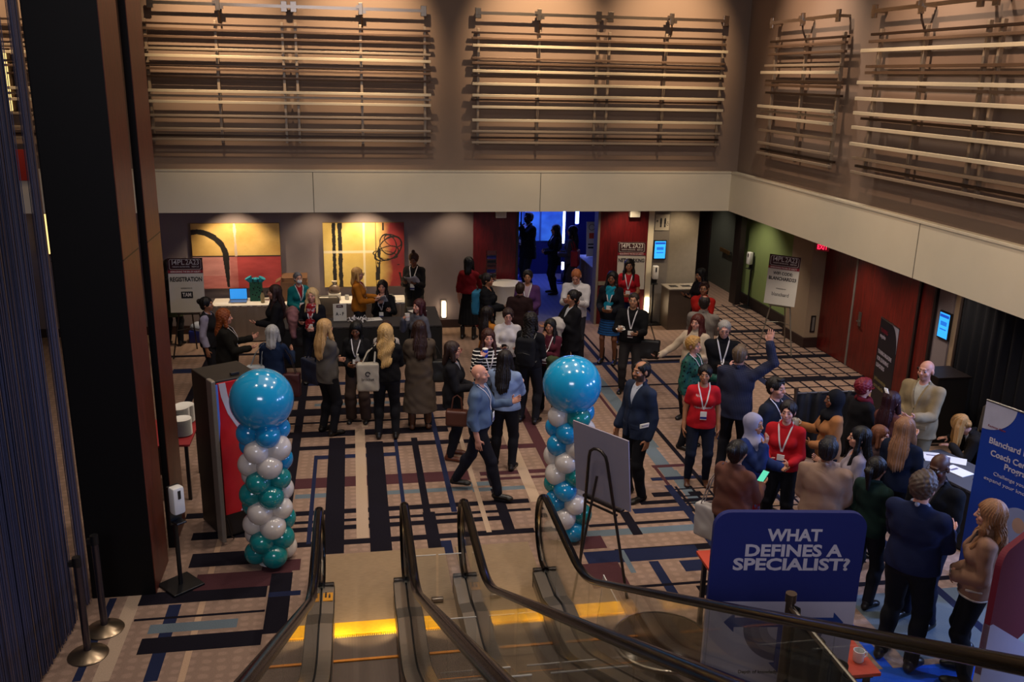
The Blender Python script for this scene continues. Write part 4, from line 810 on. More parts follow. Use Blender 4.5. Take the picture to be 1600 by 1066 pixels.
# signs, screens and fittings of the far wall
o = thing('restroom_sign', 'square restroom pictogram sign above the blue wall screen', 'sign', (6.42, YL-.03, 2.02)); MB().box((0, 0, .17), (.31, .012, .34), bev=.003).ob('plate', mat('sign_plate', 'a89e8e', .5), o)
b = MB()
for x in (-.03, .06): b.sph((x, -.009, .25), .017, 10, (1, .3, 1)).box((x, -.009, .19), (.04, .006, .09)).box((x-.009, -.009, .11), (.013, .006, .08)).box((x+.009, -.009, .11), (.013, .006, .08))
b.box((-.11, -.009, .2), (.05, .006, .012)).box((-.11, -.009, .2), (.012, .006, .05)); b.sph((.12, -.009, .18), .011, 8, (1, .3, 1)); b.tube([(.12+.024*math.cos(a), -.009, .13+.024*math.sin(a)) for a in [i*.7 for i in range(9)]], .004, 5); b.ob('pictogram', INK, o)
def wscreen(label, loc, rz, w, h):
    o = thing('wall_screen', label, 'screen', loc, rz); MB().box((0, 0, h/2), (w, .04, h), bev=.006).ob('bezel', BLKP, o); s = MB().box((0, -.022, h/2), (w-.04, .004, h-.05)).ob('screen', emis('screen_blue', '2f9cf0', 1.3), o)
    MB().box((0, -.0245, h*.84), (w-.06, .002, h*.1)).ob('title_bar', emis('screen_dark', '1446b0', 1.0), s)
    for z in (.62, .57, .52, .36): MB().box((0, -.0245, h*z), (w*.55, .002, .018)).ob('text_line', emis('screen_line', '1c5fc4', .9), s)
wscreen('portrait blue information screen below the restroom sign', (6.40, YL-.04, 1.40), 0, .28, .42)
wscreen('portrait blue information screen beside the red-brown door', (9.06, 12.40, 1.27), -math.pi/2, .28, .44)
o = thing('service_counter', 'steel fronted waste counter in front of the stone panel', 'counter', (6.83, 17.95, 0)); MB().box((0, .05, .43), (.74, .5, .86), bev=.006).ob('body', mat('counter_front', '5f5246', .45, .4), o); MB().box((0, .05, .875), (.78, .54, .03), bev=.006).ob('counter_top', STONE, o); MB().box((-.2, .05, .892), (.16, .16, .006)).box((.08, .05, .892), (.2, .14, .006)).ob('waste_opening', BLKP, o)
o = thing('wall_vent', 'small dark framed vent on the beige pillar', 'vent', (8.95, 16.24, .32)); MB().box((0, 0, .16), (.10, .02, .34), bev=.003).ob('frame', DARKW, o); MB().box((0, -.012, .16), (.05, .006, .28)).ob('grille', PILAST, o)
o = thing('exit_sign', 'red lit exit sign hanging over the corner by the pillar', 'exit sign', (8.78, 15.9, 1.99), math.radians(-40)); MB().box((0, 0, .1), (.24, .05, .14), bev=.006).ob('housing', emis('exit_panel', '5a0a14', .6), o); text('EXIT', .12, face(0, .1, -.027), emis('exit_red', 'ff2244', 3), o, .19, .02); MB().cyl((0, 0, .2), (0, 0, .75), .012).ob('stem', BLKP, o)
for lab, x in (('white ceiling speaker box over the panel where the doors open', 2.95), ('white ceiling speaker box over the panel with the networking sign', 5.78)):
    o = thing('door_closer', lab, 'speaker box', (x, YL-.1, 2.33)); MB().box((0, 0, .06), (.22, .12, .14), bev=.01).ob('case', WHT, o); MB().box((0, -.062, .06), (.17, .004, .09)).ob('grille', OFFW, o)
o = thing('hand_rail', 'brass rail on the grey passage wall', 'handle', (9.19, 21.3, 1.0), -math.pi/2); MB().box((0, -.06, 0), (.6, .03, .1), bev=.01).ob('bar', mat('brass', '8a6a44', .35, .8), o); MB().box((-.25, -.03, 0), (.05, .06, .05)).box((.25, -.03, 0), (.05, .06, .05)).ob('mount', STEEL, o)
# ------------------------------------------------------------------ booth area
def drape(name, label, p0, p1, z0, z1, m, fold=.04, wl=.14, poles=True):
    d = Vector((p1[0]-p0[0], p1[1]-p0[1], 0)); L = d.length; o = thing(name, label, 'drape', (p0[0], p0[1], 0), math.atan2(d.y, d.x)); n = int(L/.02)
    b = MB(); b.grid(lambda u, v: (u*L, fold*math.sin(u*L/wl*6.28+.6*math.sin(u*9))*(1-.35*v)+.02*math.sin(u*31), z0+(z1-z0)*v), n, 6); b.ob('cloth', m, o, smooth=True, solid=.006)
    MB().cyl((0, 0, z1-.01), (L, 0, z1-.01), .016, n=10).ob('cross_bar', STEEL, o)
    if poles:
        for x in (0, L): MB().cyl((x, 0, 0), (x, 0, z1+.04), .024, n=14).cyl((x, 0, z1+.02), (x, 0, z1+.07), .03, n=14).ob('upright', mat('upright_pole', '6a5a50', .35, .8), o, smooth=True); MB().box((x, 0, .006), (.35, .35, .012)).ob('foot_plate', GUN, o)
    return o
DRP = mat('black_drape', '0d0d14', .85, 0, .25, 10, bump=.2)
drape('drape_partition', 'floor length black drape hanging along the door wall', (9.0, 12.0), (9.0, 5.0), .02, 2.6, DRP, .05, .22)
drape('drape_partition', 'low black drape partition behind the man in the navy sweater', (5.92, 10.98), (6.95, 10.98), .02, 1.0, DRP, .025, .12)
drape('drape_partition', 'black drape on a pole in front of the specialist banner', (2.28, 4.03), (2.29, 2.9), .02, 2.37, DRP, .03, .16)
skirted('black draped booth table where the blond person bends', 6.92, 8.85, .66, 1.1, .75, mat('booth_top', '3b3a40', .7), BLK, rz=math.radians(12), pleats=30)
o = thing('tablet_computer', 'dark tablet lying on the booth table', 'tablet', (7.08, 8.55, .752), .5); MB().box((0, 0, .006), (.26, .18, .012), bev=.004).ob('case', BLKP, o); MB().box((.02, 0, .0125), (.15, .12, .002)).ob('screen', emis('tablet_screen', '3c5c86', .6), o)
for k, (x, y, r, lab) in enumerate(((6.9, 8.8, .3, 'white paper beside the tablet on the booth table'), (7.05, 9.1, .9, 'white leaflet under the blond person on the booth table'), (6.85, 9.22, -.4, 'pale folder at the far end of the booth table'))):
    o = thing('paper_sheet', lab, 'paper', (x, y, .753), r); MB().box((0, 0, .003), (.21, .29, .006)).ob('sheet', PAPER, o); MB().box((0, .05, .0065), (.12, .03, .002)).ob('print', GR1, o)
RT = mat('red_orange_top', 'b5391f', .5, var=.12, scale=3)
o = thing('long_table', 'long table with an orange-red top behind the specialist banner', 'table', (3.53, 6.43, 0), math.radians(-1)); MB().box((0, 0, .735), (.78, 1.98, .03), bev=.004).ob('table_top', RT, o); MB().box((0, 0, .70), (.70, 1.9, .04)).ob('apron', BLKP, o)
for sx in (-.33, .33):
    for sy in (-.9, .9): MB().box((sx, sy, .34), (.04, .04, .68)).ob('leg', BLKP, o)
cup('coffee_mug', 'white mug on the orange-red table', (3.80, 5.60, .751), r=.042, h=.095)
o = thing('display_stand', 'grey display box behind the man in the beige suit', 'stand', (8.55, 11.55, 0)); MB().box((0, 0, .5), (.5, .5, 1.0), bev=.01).ob('body', mat('dark_stand', '1c1816', .6), o); MB().box((0, 0, 1.01), (.54, .54, .03), bev=.005).ob('counter_top', DARKW, o)
# ------------------------------------------------------------------ soft solids: smooth unions of simple shapes, turned into one closed mesh
class Vol:
    def __init__(s): s.p = []
    def cap(s, a, b, ra, rb=None, k=.03, sub=0, sq=1.0):
        a, b = np.array(a, float), np.array(b, float); rb = ra if rb is None else rb; r = max(ra, rb); s.p.append(('c', np.minimum(a, b)-r, np.maximum(a, b)+r, k, sub, (a, b, ra, rb, sq))); return s
    def ell(s, c, r, R=None, k=.03, sub=0):
        c, r = np.array(c, float), np.array(r, float); m = r if R is None else np.full(3, r.max()); s.p.append(('e', c-m, c+m, k, sub, (c, r, R))); return s
    def box(s, c, h, rr=.01, R=None, k=.02, sub=0):
        c, h = np.array(c, float), np.array(h, float); m = h+rr if R is None else np.full(3, np.linalg.norm(h)+rr); s.p.append(('b', c-m, c+m, k, sub, (c, h, rr, R))); return s
    def tor(s, c, R0, r, R=None, k=.01):
        c = np.array(c, float); m = np.full(3, R0+r); s.p.append(('t', c-m, c+m, k, 0, (c, R0, r, R))); return s
    def path(s, P, r, k=.01):
        for a, b in zip(P, P[1:]): s.cap(a, b, r, r, k)
        return s
    def field(s, h):
        add = [q for q in s.p if q[4] <= 0]; lo = np.min([q[1] for q in add], 0)-2.5*h; hi = np.max([q[2] for q in add], 0)+2.5*h
        n = np.ceil((hi-lo)/h).astype(int)+1; g = np.full(n, .25, np.float32); ax = [lo[i]+h*np.arange(n[i]) for i in range(3)]
        for kind, a, b, k, sub, d in s.p:
            pad = k+3*h; i0 = np.clip(np.floor((a-pad-lo)/h).astype(int), 0, n); i1 = np.clip(np.ceil((b+pad-lo)/h).astype(int)+1, 0, n)
            if (i1 <= i0).any(): continue
            X = ax[0][i0[0]:i1[0], None, None].astype(np.float32); Y = ax[1][None, i0[1]:i1[1], None].astype(np.float32); Z = ax[2][None, None, i0[2]:i1[2]].astype(np.float32)
            if kind == 'c':
                A, B, ra, rb, sq = d; v = B-A; L = max(v@v, 1e-9); x, y, z = X-A[0], Y-A[1], Z-A[2]; t = np.clip((x*v[0]+y*v[1]+z*v[2])/L, 0, 1)
                D = np.sqrt((x-t*v[0])**2+((y-t*v[1])/sq)**2+(z-t*v[2])**2)-(ra+(rb-ra)*t)
                if sq != 1: D = D*min(1, sq)
            else:
                x, y, z = X-d[0][0], Y-d[0][1], Z-d[0][2]; R = d[-1] if kind != 'b' else d[3]
                if R is not None: x, y, z = x*R[0, 0]+y*R[1, 0]+z*R[2, 0], x*R[0, 1]+y*R[1, 1]+z*R[2, 1], x*R[0, 2]+y*R[1, 2]+z*R[2, 2]
                if kind == 'e':
                    r = d[1]; k0 = np.sqrt((x/r[0])**2+(y/r[1])**2+(z/r[2])**2); k1 = np.sqrt((x/r[0]**2)**2+(y/r[1]**2)**2+(z/r[2]**2)**2)+1e-9; D = k0*(k0-1)/k1
                elif kind == 'b':
                    hx, hy, hz = d[1]; qx, qy, qz = np.abs(x)-hx, np.abs(y)-hy, np.abs(z)-hz
                    D = np.sqrt(np.maximum(qx, 0)**2+np.maximum(qy, 0)**2+np.maximum(qz, 0)**2)+np.minimum(np.maximum(qx, np.maximum(qy, qz)), 0)-d[2]
                else: D = np.sqrt((np.sqrt(x*x+y*y)-d[1])**2+z*z)-d[2]
            sl = (slice(i0[0], i1[0]), slice(i0[1], i1[1]), slice(i0[2], i1[2])); G = g[sl]; D = np.broadcast_to(D, G.shape)
            if sub > 0:
                D = -D; q = np.maximum(k-np.abs(G-D), 0); g[sl] = np.maximum(G, D)+q*q/(4*k+1e-9)
            else:
                q = np.maximum(k-np.abs(G-D), 0); g[sl] = np.minimum(G, D)-q*q/(4*k+1e-9)
        s.g, s.lo, s.h, s.ax = g, lo, h, ax
        s.X = ax[0][:, None, None].astype(np.float32); s.Y = ax[1][None, :, None].astype(np.float32); s.Z = ax[2][None, None, :].astype(np.float32)
        return s
    def cut(s, D): s.g = np.maximum(s.g, np.broadcast_to(D, s.g.shape)); return s
    def surf_y(s, x, z, back=False):
        i = int(np.clip(round((x-s.lo[0])/s.h), 0, s.g.shape[0]-1)); k = int(np.clip(round((z-s.lo[2])/s.h), 0, s.g.shape[2]-1)); c = s.g[i, :, k] < 0; w = np.where(c)[0]
        if not len(w): return None
        j = w[0] if back else w[-1]; o = (j-1) if back else (j+1); o = min(max(o, 0), len(c)-1); a, b = s.g[i, j, k], s.g[i, o, k]; t = a/(a-b+1e-9)
        return s.lo[1]+s.h*(j+(o-j)*t)
def surfnet(g, lo, h):
    S = g < 0; c = np.zeros(tuple(n-1 for n in g.shape), np.uint8)
    for i in (0, 1):
        for j in (0, 1):
            for k in (0, 1): c += S[i:S.shape[0]-1+i, j:S.shape[1]-1+j, k:S.shape[2]-1+k]
    act = (c > 0) & (c < 8); I = np.argwhere(act); idx = np.full(c.shape, -1, np.int32); idx[act] = np.arange(len(I))
    cor = [(i, j, k) for i in (0, 1) for j in (0, 1) for k in (0, 1)]; G = {q: g[I[:, 0]+q[0], I[:, 1]+q[1], I[:, 2]+q[2]] for q in cor}
    P = np.zeros((len(I), 3)); n = np.zeros(len(I))
    for a in cor:
        for d in range(3):
            if a[d]: continue
            b = list(a); b[d] = 1; b = tuple(b); m = (G[a] < 0) != (G[b] < 0); t = np.where(m, G[a]/(G[a]-G[b]+1e-12), 0); q = np.array(a, float)[None].repeat(len(I), 0); q[:, d] = t; P += q*m[:, None]; n += m
    V = lo+h*(I+P/np.maximum(n, 1)[:, None]); F = []
    for d in range(3):
        e1, e2 = (d+1) % 3, (d+2) % 3; A = S; sl0 = [slice(None)]*3; sl1 = [slice(None)]*3; sl0[d] = slice(0, -1); sl1[d] = slice(1, None); ch = A[tuple(sl0)] != A[tuple(sl1)]
        E = np.argwhere(ch); E = E[(E[:, e1] > 0) & (E[:, e2] > 0) & (E[:, e1] < g.shape[e1]-1) & (E[:, e2] < g.shape[e2]-1)]
        ins = S[E[:, 0], E[:, 1], E[:, 2]]; Q = []
        for o1, o2 in ((1, 1), (0, 1), (0, 0), (1, 0)):
            C_ = E.copy(); C_[:, e1] -= o1; C_[:, e2] -= o2; Q.append(idx[C_[:, 0], C_[:, 1], C_[:, 2]])
        Q = np.stack(Q, 1); Q[~ins] = Q[~ins][:, ::-1]; F.append(Q)
    return V, np.concatenate(F)
def vol_obj(v, name, m, parent, sc=1.0, cols=None, relax=1):
    V, Fq = surfnet(v.g, v.lo, v.h)
    if not len(V): return None
    me = npmesh(name, V*sc, Fq, True, cols(V) if cols else None); me.materials.append(m); o = link(bpy.data.objects.new(name, me), parent); return o
def wob(X, Y, Z, ph, a=1.0):
    return a*(np.sin(19*X+4*np.sin(9*Z+ph)+ph)*np.sin(15*Z+5*np.sin(8*Y+ph*2)+3*np.sin(7*X))+.6*np.sin(31*Z+9*X+6*np.sin(11*Y+ph)))
def rotm(yaw, pitch, roll=0):
    return np.array((Matrix.Rotation(math.radians(yaw), 3, 'Z') @ Matrix.Rotation(math.radians(pitch), 3, 'X') @ Matrix.Rotation(math.radians(roll), 3, 'Y')))
SKIN = {'light': 'c08a72', 'pink': 'c48c78', 'tan': '9c6a4c', 'brown': '74482f', 'dark': '48291c', 'olive': 'a87a5c'}
# right arm poses: wrist (x out, y forward, z up), finger direction, palm normal, curl
ARM = {
 'down': ((.218, .03, .84), (0, .12, -1), (-1, 0, 0), .35), 'down2': ((.235, .10, .86), (0, .25, -1), (-1, 0, 0), .3), 'back': ((.225, -.16, .88), (0, -.3, -1), (-1, 0, 0), .3),
 'waist': ((.11, .25, 1.05), (-.8, .5, 0), (0, -1, .2), .3), 'hold': ((.12, .32, 1.12), (-.35, .9, .1), (-.5, -.2, .9), .6), 'phone': ((.10, .31, 1.16), (-.3, .9, .3), (-.3, -.3, 1), .5),
 'mouth': ((.13, .23, 1.38), (-.7, -.1, .75), (-.6, -.8, 0), .7), 'cup': ((.17, .30, 1.16), (-.3, .9, .25), (-1, -.2, 0), .75), 'cross': ((-.07, .20, 1.13), (-1, .05, .05), (0, -1, 0), .25), 'cross2': ((.10, .22, 1.10), (-1, .1, .0), (0, -1, 0), .25),
 'raise': ((.30, .06, 1.78), (.0, .05, 1), (0, 1, 0), .15), 'out': ((.42, .22, 1.02), (.5, .7, -.1), (-.3, 0, 1), .6), 'table': ((.16, .40, .95), (-.2, 1, -.2), (0, 0, -1), .3), 'pocket': ((.225, .06, .90), (-.2, .2, -1), (-1, 0, 0), .6),
 'clasp': ((.06, .185, 1.0), (-.8, .3, -.4), (0, -1, .2), .4), 'reach': ((.14, .25, 1.42), (-.3, .866, .5), (0, .5, -.866), .3),
 'chest': ((.07, .19, 1.30), (-.8, .2, .4), (0, -1, 0), .4), 'papers': ((.16, .32, 1.10), (-.4, .9, .1), (-.6, 0, .8), .4), 'carry': ((.02, .26, 1.16), (-1, .2, .1), (0, -1, .2), .3), 'gest': ((.2, .33, 1.18), (-.2, .8, .5), (-.8, -.1, .5), .25), 'strap': ((.12, .17, 1.30), (-.3, .2, .9), (0, -1, 0), .8), 'chin': ((.07, .19, 1.40), (-.25, .15, .95), (-.2, -1, 0), .45),
}
HANDS = {}
def person(label, x, y, h=1.68, face_=0, sex='f', skin='light', hair=('long', '2a1d18'), top=('sweater', '22222a'), bottom=('pants', '15151b'), shoes='15110f', arms=('down', 'down'), look=(0, 0),
           lean=0, sit=False, step=0, w=1.0, glasses=None, lanyard=False, beard=0, under=None, mask=False, scarf=None, boots=False, tuck=0, vest=None, trim=None):
    s = h/1.70; dist = math.hypot(x, y); vx = max(.0066, min(.0125, dist*.00072))/s; ph = (x*7.3+y*3.1) % 6.28; male = sex == 'm'
    o = thing('person', label, 'person', (x, y, 0), math.radians(180+face_)); rs = random.Random(int(x*1000+y*77))
    zo = -.38 if sit else 0
    sh = (.178 if male else .155)*(.6+.4*w); PV = np.array((0, 0, .95+zo)); RL = np.array(Matrix.Rotation(-math.radians(lean), 3, 'X'))
    U = lambda p: RL @ (np.array((p[0], p[1], p[2]+zo), float)-PV)+PV
    def IU(X, Y, Z):
        if not lean: return X, Y, Z-zo
        c, t = RL[1, 1], RL[2, 1]; y, z = Y-PV[1], Z-PV[2]; return X, y*c+z*t+PV[1], -y*t+z*c+PV[2]-zo
    RLm = RL if lean else None
    # joints
    yaw, pit = look; RH = RL @ rotm(yaw, pit); HP = U((0, -.01, 1.49)); HS = 1.05; Hd = lambda p: RH @ (np.array(p, float)-np.array((0, -.01, 1.49)))*HS+HP
    J = {}
    for sd, an in ((-1, arms[0]), (1, arms[1])):
        wr, fd, pn, cu = ARM[an] if isinstance(an, str) else an
        S = U((sd*sh, -.008, 1.360)); Wp = U((sd*wr[0]*(1+(w-1)*.6), wr[1]*(1+(w-1)*.5), wr[2])); a, b = .285, .25; v = Wp-S; L = np.linalg.norm(v)
        if L > a+b-.006: Wp = S+v/L*(a+b-.006); v = Wp-S; L = np.linalg.norm(v)
        u = v/L; q = (a*a-b*b+L*L)/(2*L); pole = RL @ np.array((sd*.38, -.55, -.85)) if an != 'raise' else np.array((sd*.9, .2, -.2)); pole = pole-u*(pole@u); pole /= np.linalg.norm(pole); E = S+u*q+pole*math.sqrt(max(a*a-q*q, 0))
        f = RL @ np.array((sd*fd[0], fd[1], fd[2])); f /= np.linalg.norm(f); n = RL @ np.array((sd*pn[0], pn[1], pn[2])); n = n-f*(n@f); n /= np.linalg.norm(n); J[sd] = (S, E, Wp, f, n, cu)
    hipx = .088*(.7+.3*w); F = {}
    for sd in (-1, 1):
        fy = (step*.30*sd if step else 0)+(.40 if sit else 0); fx = sd*(.10+.02*w); lift = .05 if (step and sd*step < 0) else 0
        A = np.array((fx, fy-.02, .085+lift)); Hp = np.array((sd*hipx, 0, .90+zo)); a, b = .425, .41; v = A-Hp; L = min(np.linalg.norm(v), a+b-.004); u = v/np.linalg.norm(v); A = Hp+u*L if np.linalg.norm(v) > L else A
        q = (a*a-b*b+L*L)/(2*L); pole = np.array((sd*.08, 1, .4 if sit else 0)); pole -= u*(pole@u); pole /= np.linalg.norm(pole); K = Hp+u*q+pole*math.sqrt(max(a*a-q*q, 0)); F[sd] = (Hp, K, A)
    def torso(V, e, k=.05):
        V.ell((0, 0, .945+zo), (.155*w+e, .108*w+e, .125+e*.6), None, k); V.ell(U((0, .008+.03*(w-1), 1.07)), ((.132 if not male else .14)*w+e, (.098+(w-1)*.06)*w+e, .15), RLm, k)
        V.ell(U((0, -.004, 1.25)), ((.150 if not male else .168)*w+e, .105*w+e, .185), RLm, k); V.cap(U((-sh*.80, -.014, 1.362)), U((sh*.80, -.014, 1.362)), .050+e*.8, None, k)
        if not male:
            for sd in (-1, 1): V.ell(U((sd*.068, .075*w, 1.235)), (.062+e, .055+e, .062+e), RLm, .03)
        V.cap(U((0, -.02, 1.36)), U((0, -.015, 1.425)), .072+e*.8, .052+e*.6, k)
    def armv(V, e, to=1.0, cuff=0.0, k=.03):
        for sd in (-1, 1):
            S, E, Wp = J[sd][:3]; r0, r1, r2 = ((.050, .042, .029) if male else (.045, .038, .026)); t1 = min(1, to/.55); P1 = S+(E-S)*t1
            V.cap(S, P1, r0*(.7+.3*w)+e, r0+(r1-r0)*t1+e, k)
            if to > .55: t2 = (to-.55)/.45; V.cap(E, E+(Wp-E)*t2, r1+e, r1+(r2-r1)*t2+e+cuff, .012)
    def legv(V, e0, e1, to=1.0, k=.03):
        for sd in (-1, 1):
            Hp, K, A = F[sd]; r = (.086*(.6+.4*w), .054, .036); V.cap(Hp-np.array((0, 0, .02)), K, r[0]+e0, r[1]+(e0+e1)/2, k); P = K+(A-K)*to; V.cap(K, P, r[1]+(e0+e1)/2, r[2]+(r[1]-r[2])*(1-to)+e1, .02)
            V.ell(K+(A-K)*.3+np.array((0, -.018, 0)), (.046+e1, .048+e1, .10), None, .03); V.ell(K, (.052+(e0+e1)/2,)*3, None, .02)
    # ---- body: one closed surface
    B = Vol(); torso(B, -.004); armv(B, -.002); legv(B, -.006, -.006)
    B.cap(U((0, -.02, 1.40)), Hd((0, .0, 1.53)), .056 if male else .048, .05 if male else .044, .03)
    B.ell(Hd((0, -.012, 1.608)), (.074, .092, .088), RH, .02); B.ell(Hd((0, .028, 1.55)), (.058, .062, .074), RH, .03); B.ell(Hd((0, .062, 1.503)), (.024 if male else .02, .022, .018), RH, .025)
    B.cap(Hd((0, .088, 1.595)), Hd((0, .104, 1.562)), .008, .0125, .010); B.ell(Hd((0, .097, 1.560)), (.017, .012, .009), RH, .008); B.ell(Hd((0, .082, 1.528)), (.024, .012, .010), RH, .010); B.ell(Hd((0, .078, 1.612)), (.045, .012, .009), RH, .012)
    for sd in (-1, 1):
        B.ell(Hd((sd*.031, .086, 1.588)), (.016, .012, .010), RH, .010, 1); B.ell(Hd((sd*.030, .078, 1.588)), (.013, .013, .011), RH, .004); B.ell(Hd((sd*.076, -.008, 1.578)), (.011, .022, .032), RH, .008); B.ell(Hd((sd*.042, .058, 1.555)), (.022, .022, .022), RH, .015)
        S, E, Wp, f, n, cu = J[sd]; t = np.cross(f, n)*sd; hs = 1.0 if male else .9
        Rp = np.stack([t, n, f], 1); B.cap(E+(Wp-E)*.8, Wp+f*.02, .028*hs, .025*hs, .02); B.ell(Wp+f*.055*hs, (.040*hs, .016*hs, .05*hs), Rp, .015)
        for i, (off, ln) in enumerate(((-.030, .060), (-.011, .073), (.010, .078), (.030, .070))):
            c = cu*(1.1-.12*i); b0 = Wp+f*.092*hs+t*off*hs*1.05; d1 = f*math.cos(c)+n*math.sin(c)+t*off*1.6; d1 /= np.linalg.norm(d1); d2 = f*math.cos(2*c)+n*math.sin(2*c); b1 = b0+d1*ln*.5*hs; b2 = b1+d2*ln*.5*hs
            B.cap(b0-f*.012, b1, .0092*hs, .0085*hs, .005); B.cap(b1, b2, .0085*hs, .0075*hs, .004)
        b0 = Wp+f*.028*hs+t*.03*hs; b1 = b0+(f*.55+t*.65+n*.45)*.042*hs; B.cap(b0, b1, .012*hs, .0105*hs, .008); B.cap(b1, b1+(f*.85+t*.1+n*.5)*.032*hs, .0105*hs, .009*hs, .004)
        Hp, K, A = F[sd]; B.cap(A, A+np.array((0, -.03, -.04)), .036, .03, .02); B.cap(A+np.array((0, -.03, -.05)), A+np.array((sd*.01, .14, -.062)), .03, .022, .02)
        HANDS[sd] = (Wp, f, n, t)
    B.field(vx)
    sk = np.array(lin(SKIN[skin])[:3]); hc = np.array(lin(hair[1])[:3]); lip = sk*.6+np.array(lin('9c3a3a')[:3])*.4 if not male else sk*.75+np.array(lin('8a4a40')[:3])*.25
    def cols(V):
        C_ = np.ones((len(V), 4), np.float32); C_[:, :3] = sk; q = (V-HP) @ RH/HS+np.array((0, -.01, 1.49)); x_, y_, z_ = q[:, 0], q[:, 1], q[:, 2]; ax_ = np.abs(x_); fr = y_ > .045
        ch = fr & (np.hypot(ax_-.045, (z_-1.55)) < .02); C_[ch, :3] = sk*.85+np.array(lin('b8524a')[:3])*.15
        if beard:
            bd = (z_ < 1.553-.35*np.maximum(0, ax_-.02)*0+.25*np.maximum(0, .06-y_)) & (z_ > 1.47) & (y_ > -.005) & ~((ax_ < .018) & (np.abs(z_-1.529) < .005)); C_[bd & (z_ < 1.60), :3] = sk*(1-beard)+hc*beard*.8
        lp = (ax_ < .024) & (np.abs(z_-1.528) < .0085) & (y_ > .07); C_[lp, :3] = lip
        br = (np.abs(ax_-.033) < .020) & (np.abs(z_-1.6125-.10*(.033-ax_)*0) < .0044) & fr; C_[br, :3] = hc*.55+sk*.15 if hair[0] not in ('bald',) else sk*.5
        ey = ((ax_-.031)/.0150)**2+((z_-1.588)/.0078)**2 < 1; C_[ey & fr, :3] = (.26, .24, .23); ir = fr & (((ax_-.031)/.0076)**2+((z_-1.588)/.0085)**2 < 1); C_[ir, :3] = (.012, .009, .007)
        return C_
    vol_obj(B, 'body', attr_mat('skin', .5, .4, var=.05, scale=60), o, s, cols)
    # ---- lower garments
    kind, colr = bottom[:2]; pat = bottom[2] if len(bottom) > 2 else 'plain'
    V = Vol()
    if kind in ('pants', 'wide', 'jeans'):
        V.ell((0, 0, .945+zo), (.155*w+.012, .108*w+.012, .125), None, .05); legv(V, .014, {'pants': .020, 'wide': .052, 'jeans': .014}[kind], 1.0 if kind != 'wide' else 1.04); V.field(vx)
        if not sit: V.g += wob(V.X, V.Y, V.Z, ph, .0022); V.cut(V.Z-1.03)
        V.cut(.045-V.Z)
        vol_obj(V, 'trousers', cloth(colr, pat), o, s)
    else:
        hem = bottom[3] if len(bottom) > 3 else .5; V.cap((0, 0, 1.02), (0, 0, hem), .14*w, .215, .02, 0, .78); V.field(vx); V.g += .006*np.sin(np.arctan2(V.Y, V.X)*14+3*V.Z)*np.clip((1.0-V.Z)*2, 0, 1); V.cut(hem-V.Z); V.cut(V.Z-1.04); vol_obj(V, 'skirt', cloth(colr, pat), o, s)
        if not boots:
            V = Vol(); legv(V, .004, .004); V.field(vx); V.cut(V.Z-hem-.1); vol_obj(V, 'tights', cloth('121116'), o, s)
    for sd in (-1, 1):
        A = F[sd][2]; V = Vol(); V.cap(A+np.array((0, -.04, -.045)), A+np.array((sd*.012, .12, -.055)), .040, .034, .03); V.ell(A+np.array((sd*.014, .145, -.06)), (.042, .05, .03), None, .02); V.cap(A+np.array((0, -.01, -.01)), A+np.array((0, -.01, .16 if boots else .0)), .046, .05, .02); V.field(vx); V.cut((A[2]-.085)-V.Z)
        vol_obj(V, 'shoe', mat('shoe_leather', shoes, .4, 0, .1), o, s)
    # ---- upper garments
    kind, colr = top[:2]; pat = top[2] if len(top) > 2 else 'plain'
    def neck(V, r, dz=0, v=0):
        c = U((0, .03, 1.475+dz)); V.cut(-(np.sqrt((V.X-c[0])**2+(V.Y-c[1])**2+(V.Z-c[2])**2)-r))
        if v:
            X, Y, Z = IU(V.X, V.Y, V.Z); V.cut(-np.maximum(np.maximum(np.abs(X)-.075*np.clip((Z-(1.44-v))/v, 0, 1.2), (1.44-v)-Z), .02-Y))
    if kind in ('blazer', 'coat', 'jacket') or under:
        V = Vol(); torso(V, .008); armv(V, .006, .95); V.field(vx); neck(V, .062); V.cut(.99+zo-V.Z); V.g += wob(V.X, V.Y, V.Z, ph+2, .001)
        VS = V; vol_obj(V, 'shirt', cloth(under or 'b9bcc4'), o, s)
        V2 = Vol()
        for sd in (-1, 1): V2.cap(U((sd*.058, -.01, 1.455)), U((sd*.025, .062, 1.40)), .016, .014, .01)
        V2.cap(U((-.058, -.01, 1.455)), U((0, -.07, 1.462)), .016, None, .01); V2.cap(U((.058, -.01, 1.455)), U((0, -.07, 1.462)), .016, None, .01); V2.field(vx*.8); vol_obj(V2, 'collar', cloth(under or 'b9bcc4'), o, s)
    V = Vol(); hem = {'sweater': .90, 'tshirt': .87, 'shirt': .95 if tuck else .86, 'blazer': .80, 'jacket': .86, 'coat': .30, 'puffer': .82, 'dress': .5, 'polo': .88, 'blouse': .90}[kind]
    if len(top) > 3: hem = top[3]
    e = {'sweater': .020, 'tshirt': .016, 'polo': .016, 'shirt': .016, 'blazer': .023, 'jacket': .023, 'coat': .028, 'puffer': .045, 'dress': .016, 'blouse': .022}[kind]
    torso(V, e); armv(V, e*.85, .30 if kind in ('tshirt', 'polo') else .97, {'shirt': .006, 'sweater': .004, 'blouse': .010}.get(kind, .006))
    if not sit: V.cap((0, 0, 1.0), (0, -.0, hem-.06), .148*w+e, (.158+.07*(.95-hem))*w+e, .05, 0, .76)
    else: V.cap((0, 0, 1.0+zo), (0, .02, .93+zo), .148*w+e, .16*w+e, .05, 0, .76)
    if kind in ('sweater',): V.tor(U((0, .005, 1.44)), .066, .012, RL @ rotm(0, -18), .02)
    if kind in ('polo', 'shirt'):
        for sd in (-1, 1): V.cap(U((sd*.060, -.01, 1.46)), U((sd*.028, .068, 1.40)), .016, .015, .01); V.cap(U((sd*.06, -.01, 1.46)), U((0, -.072, 1.466)), .016, None, .01)
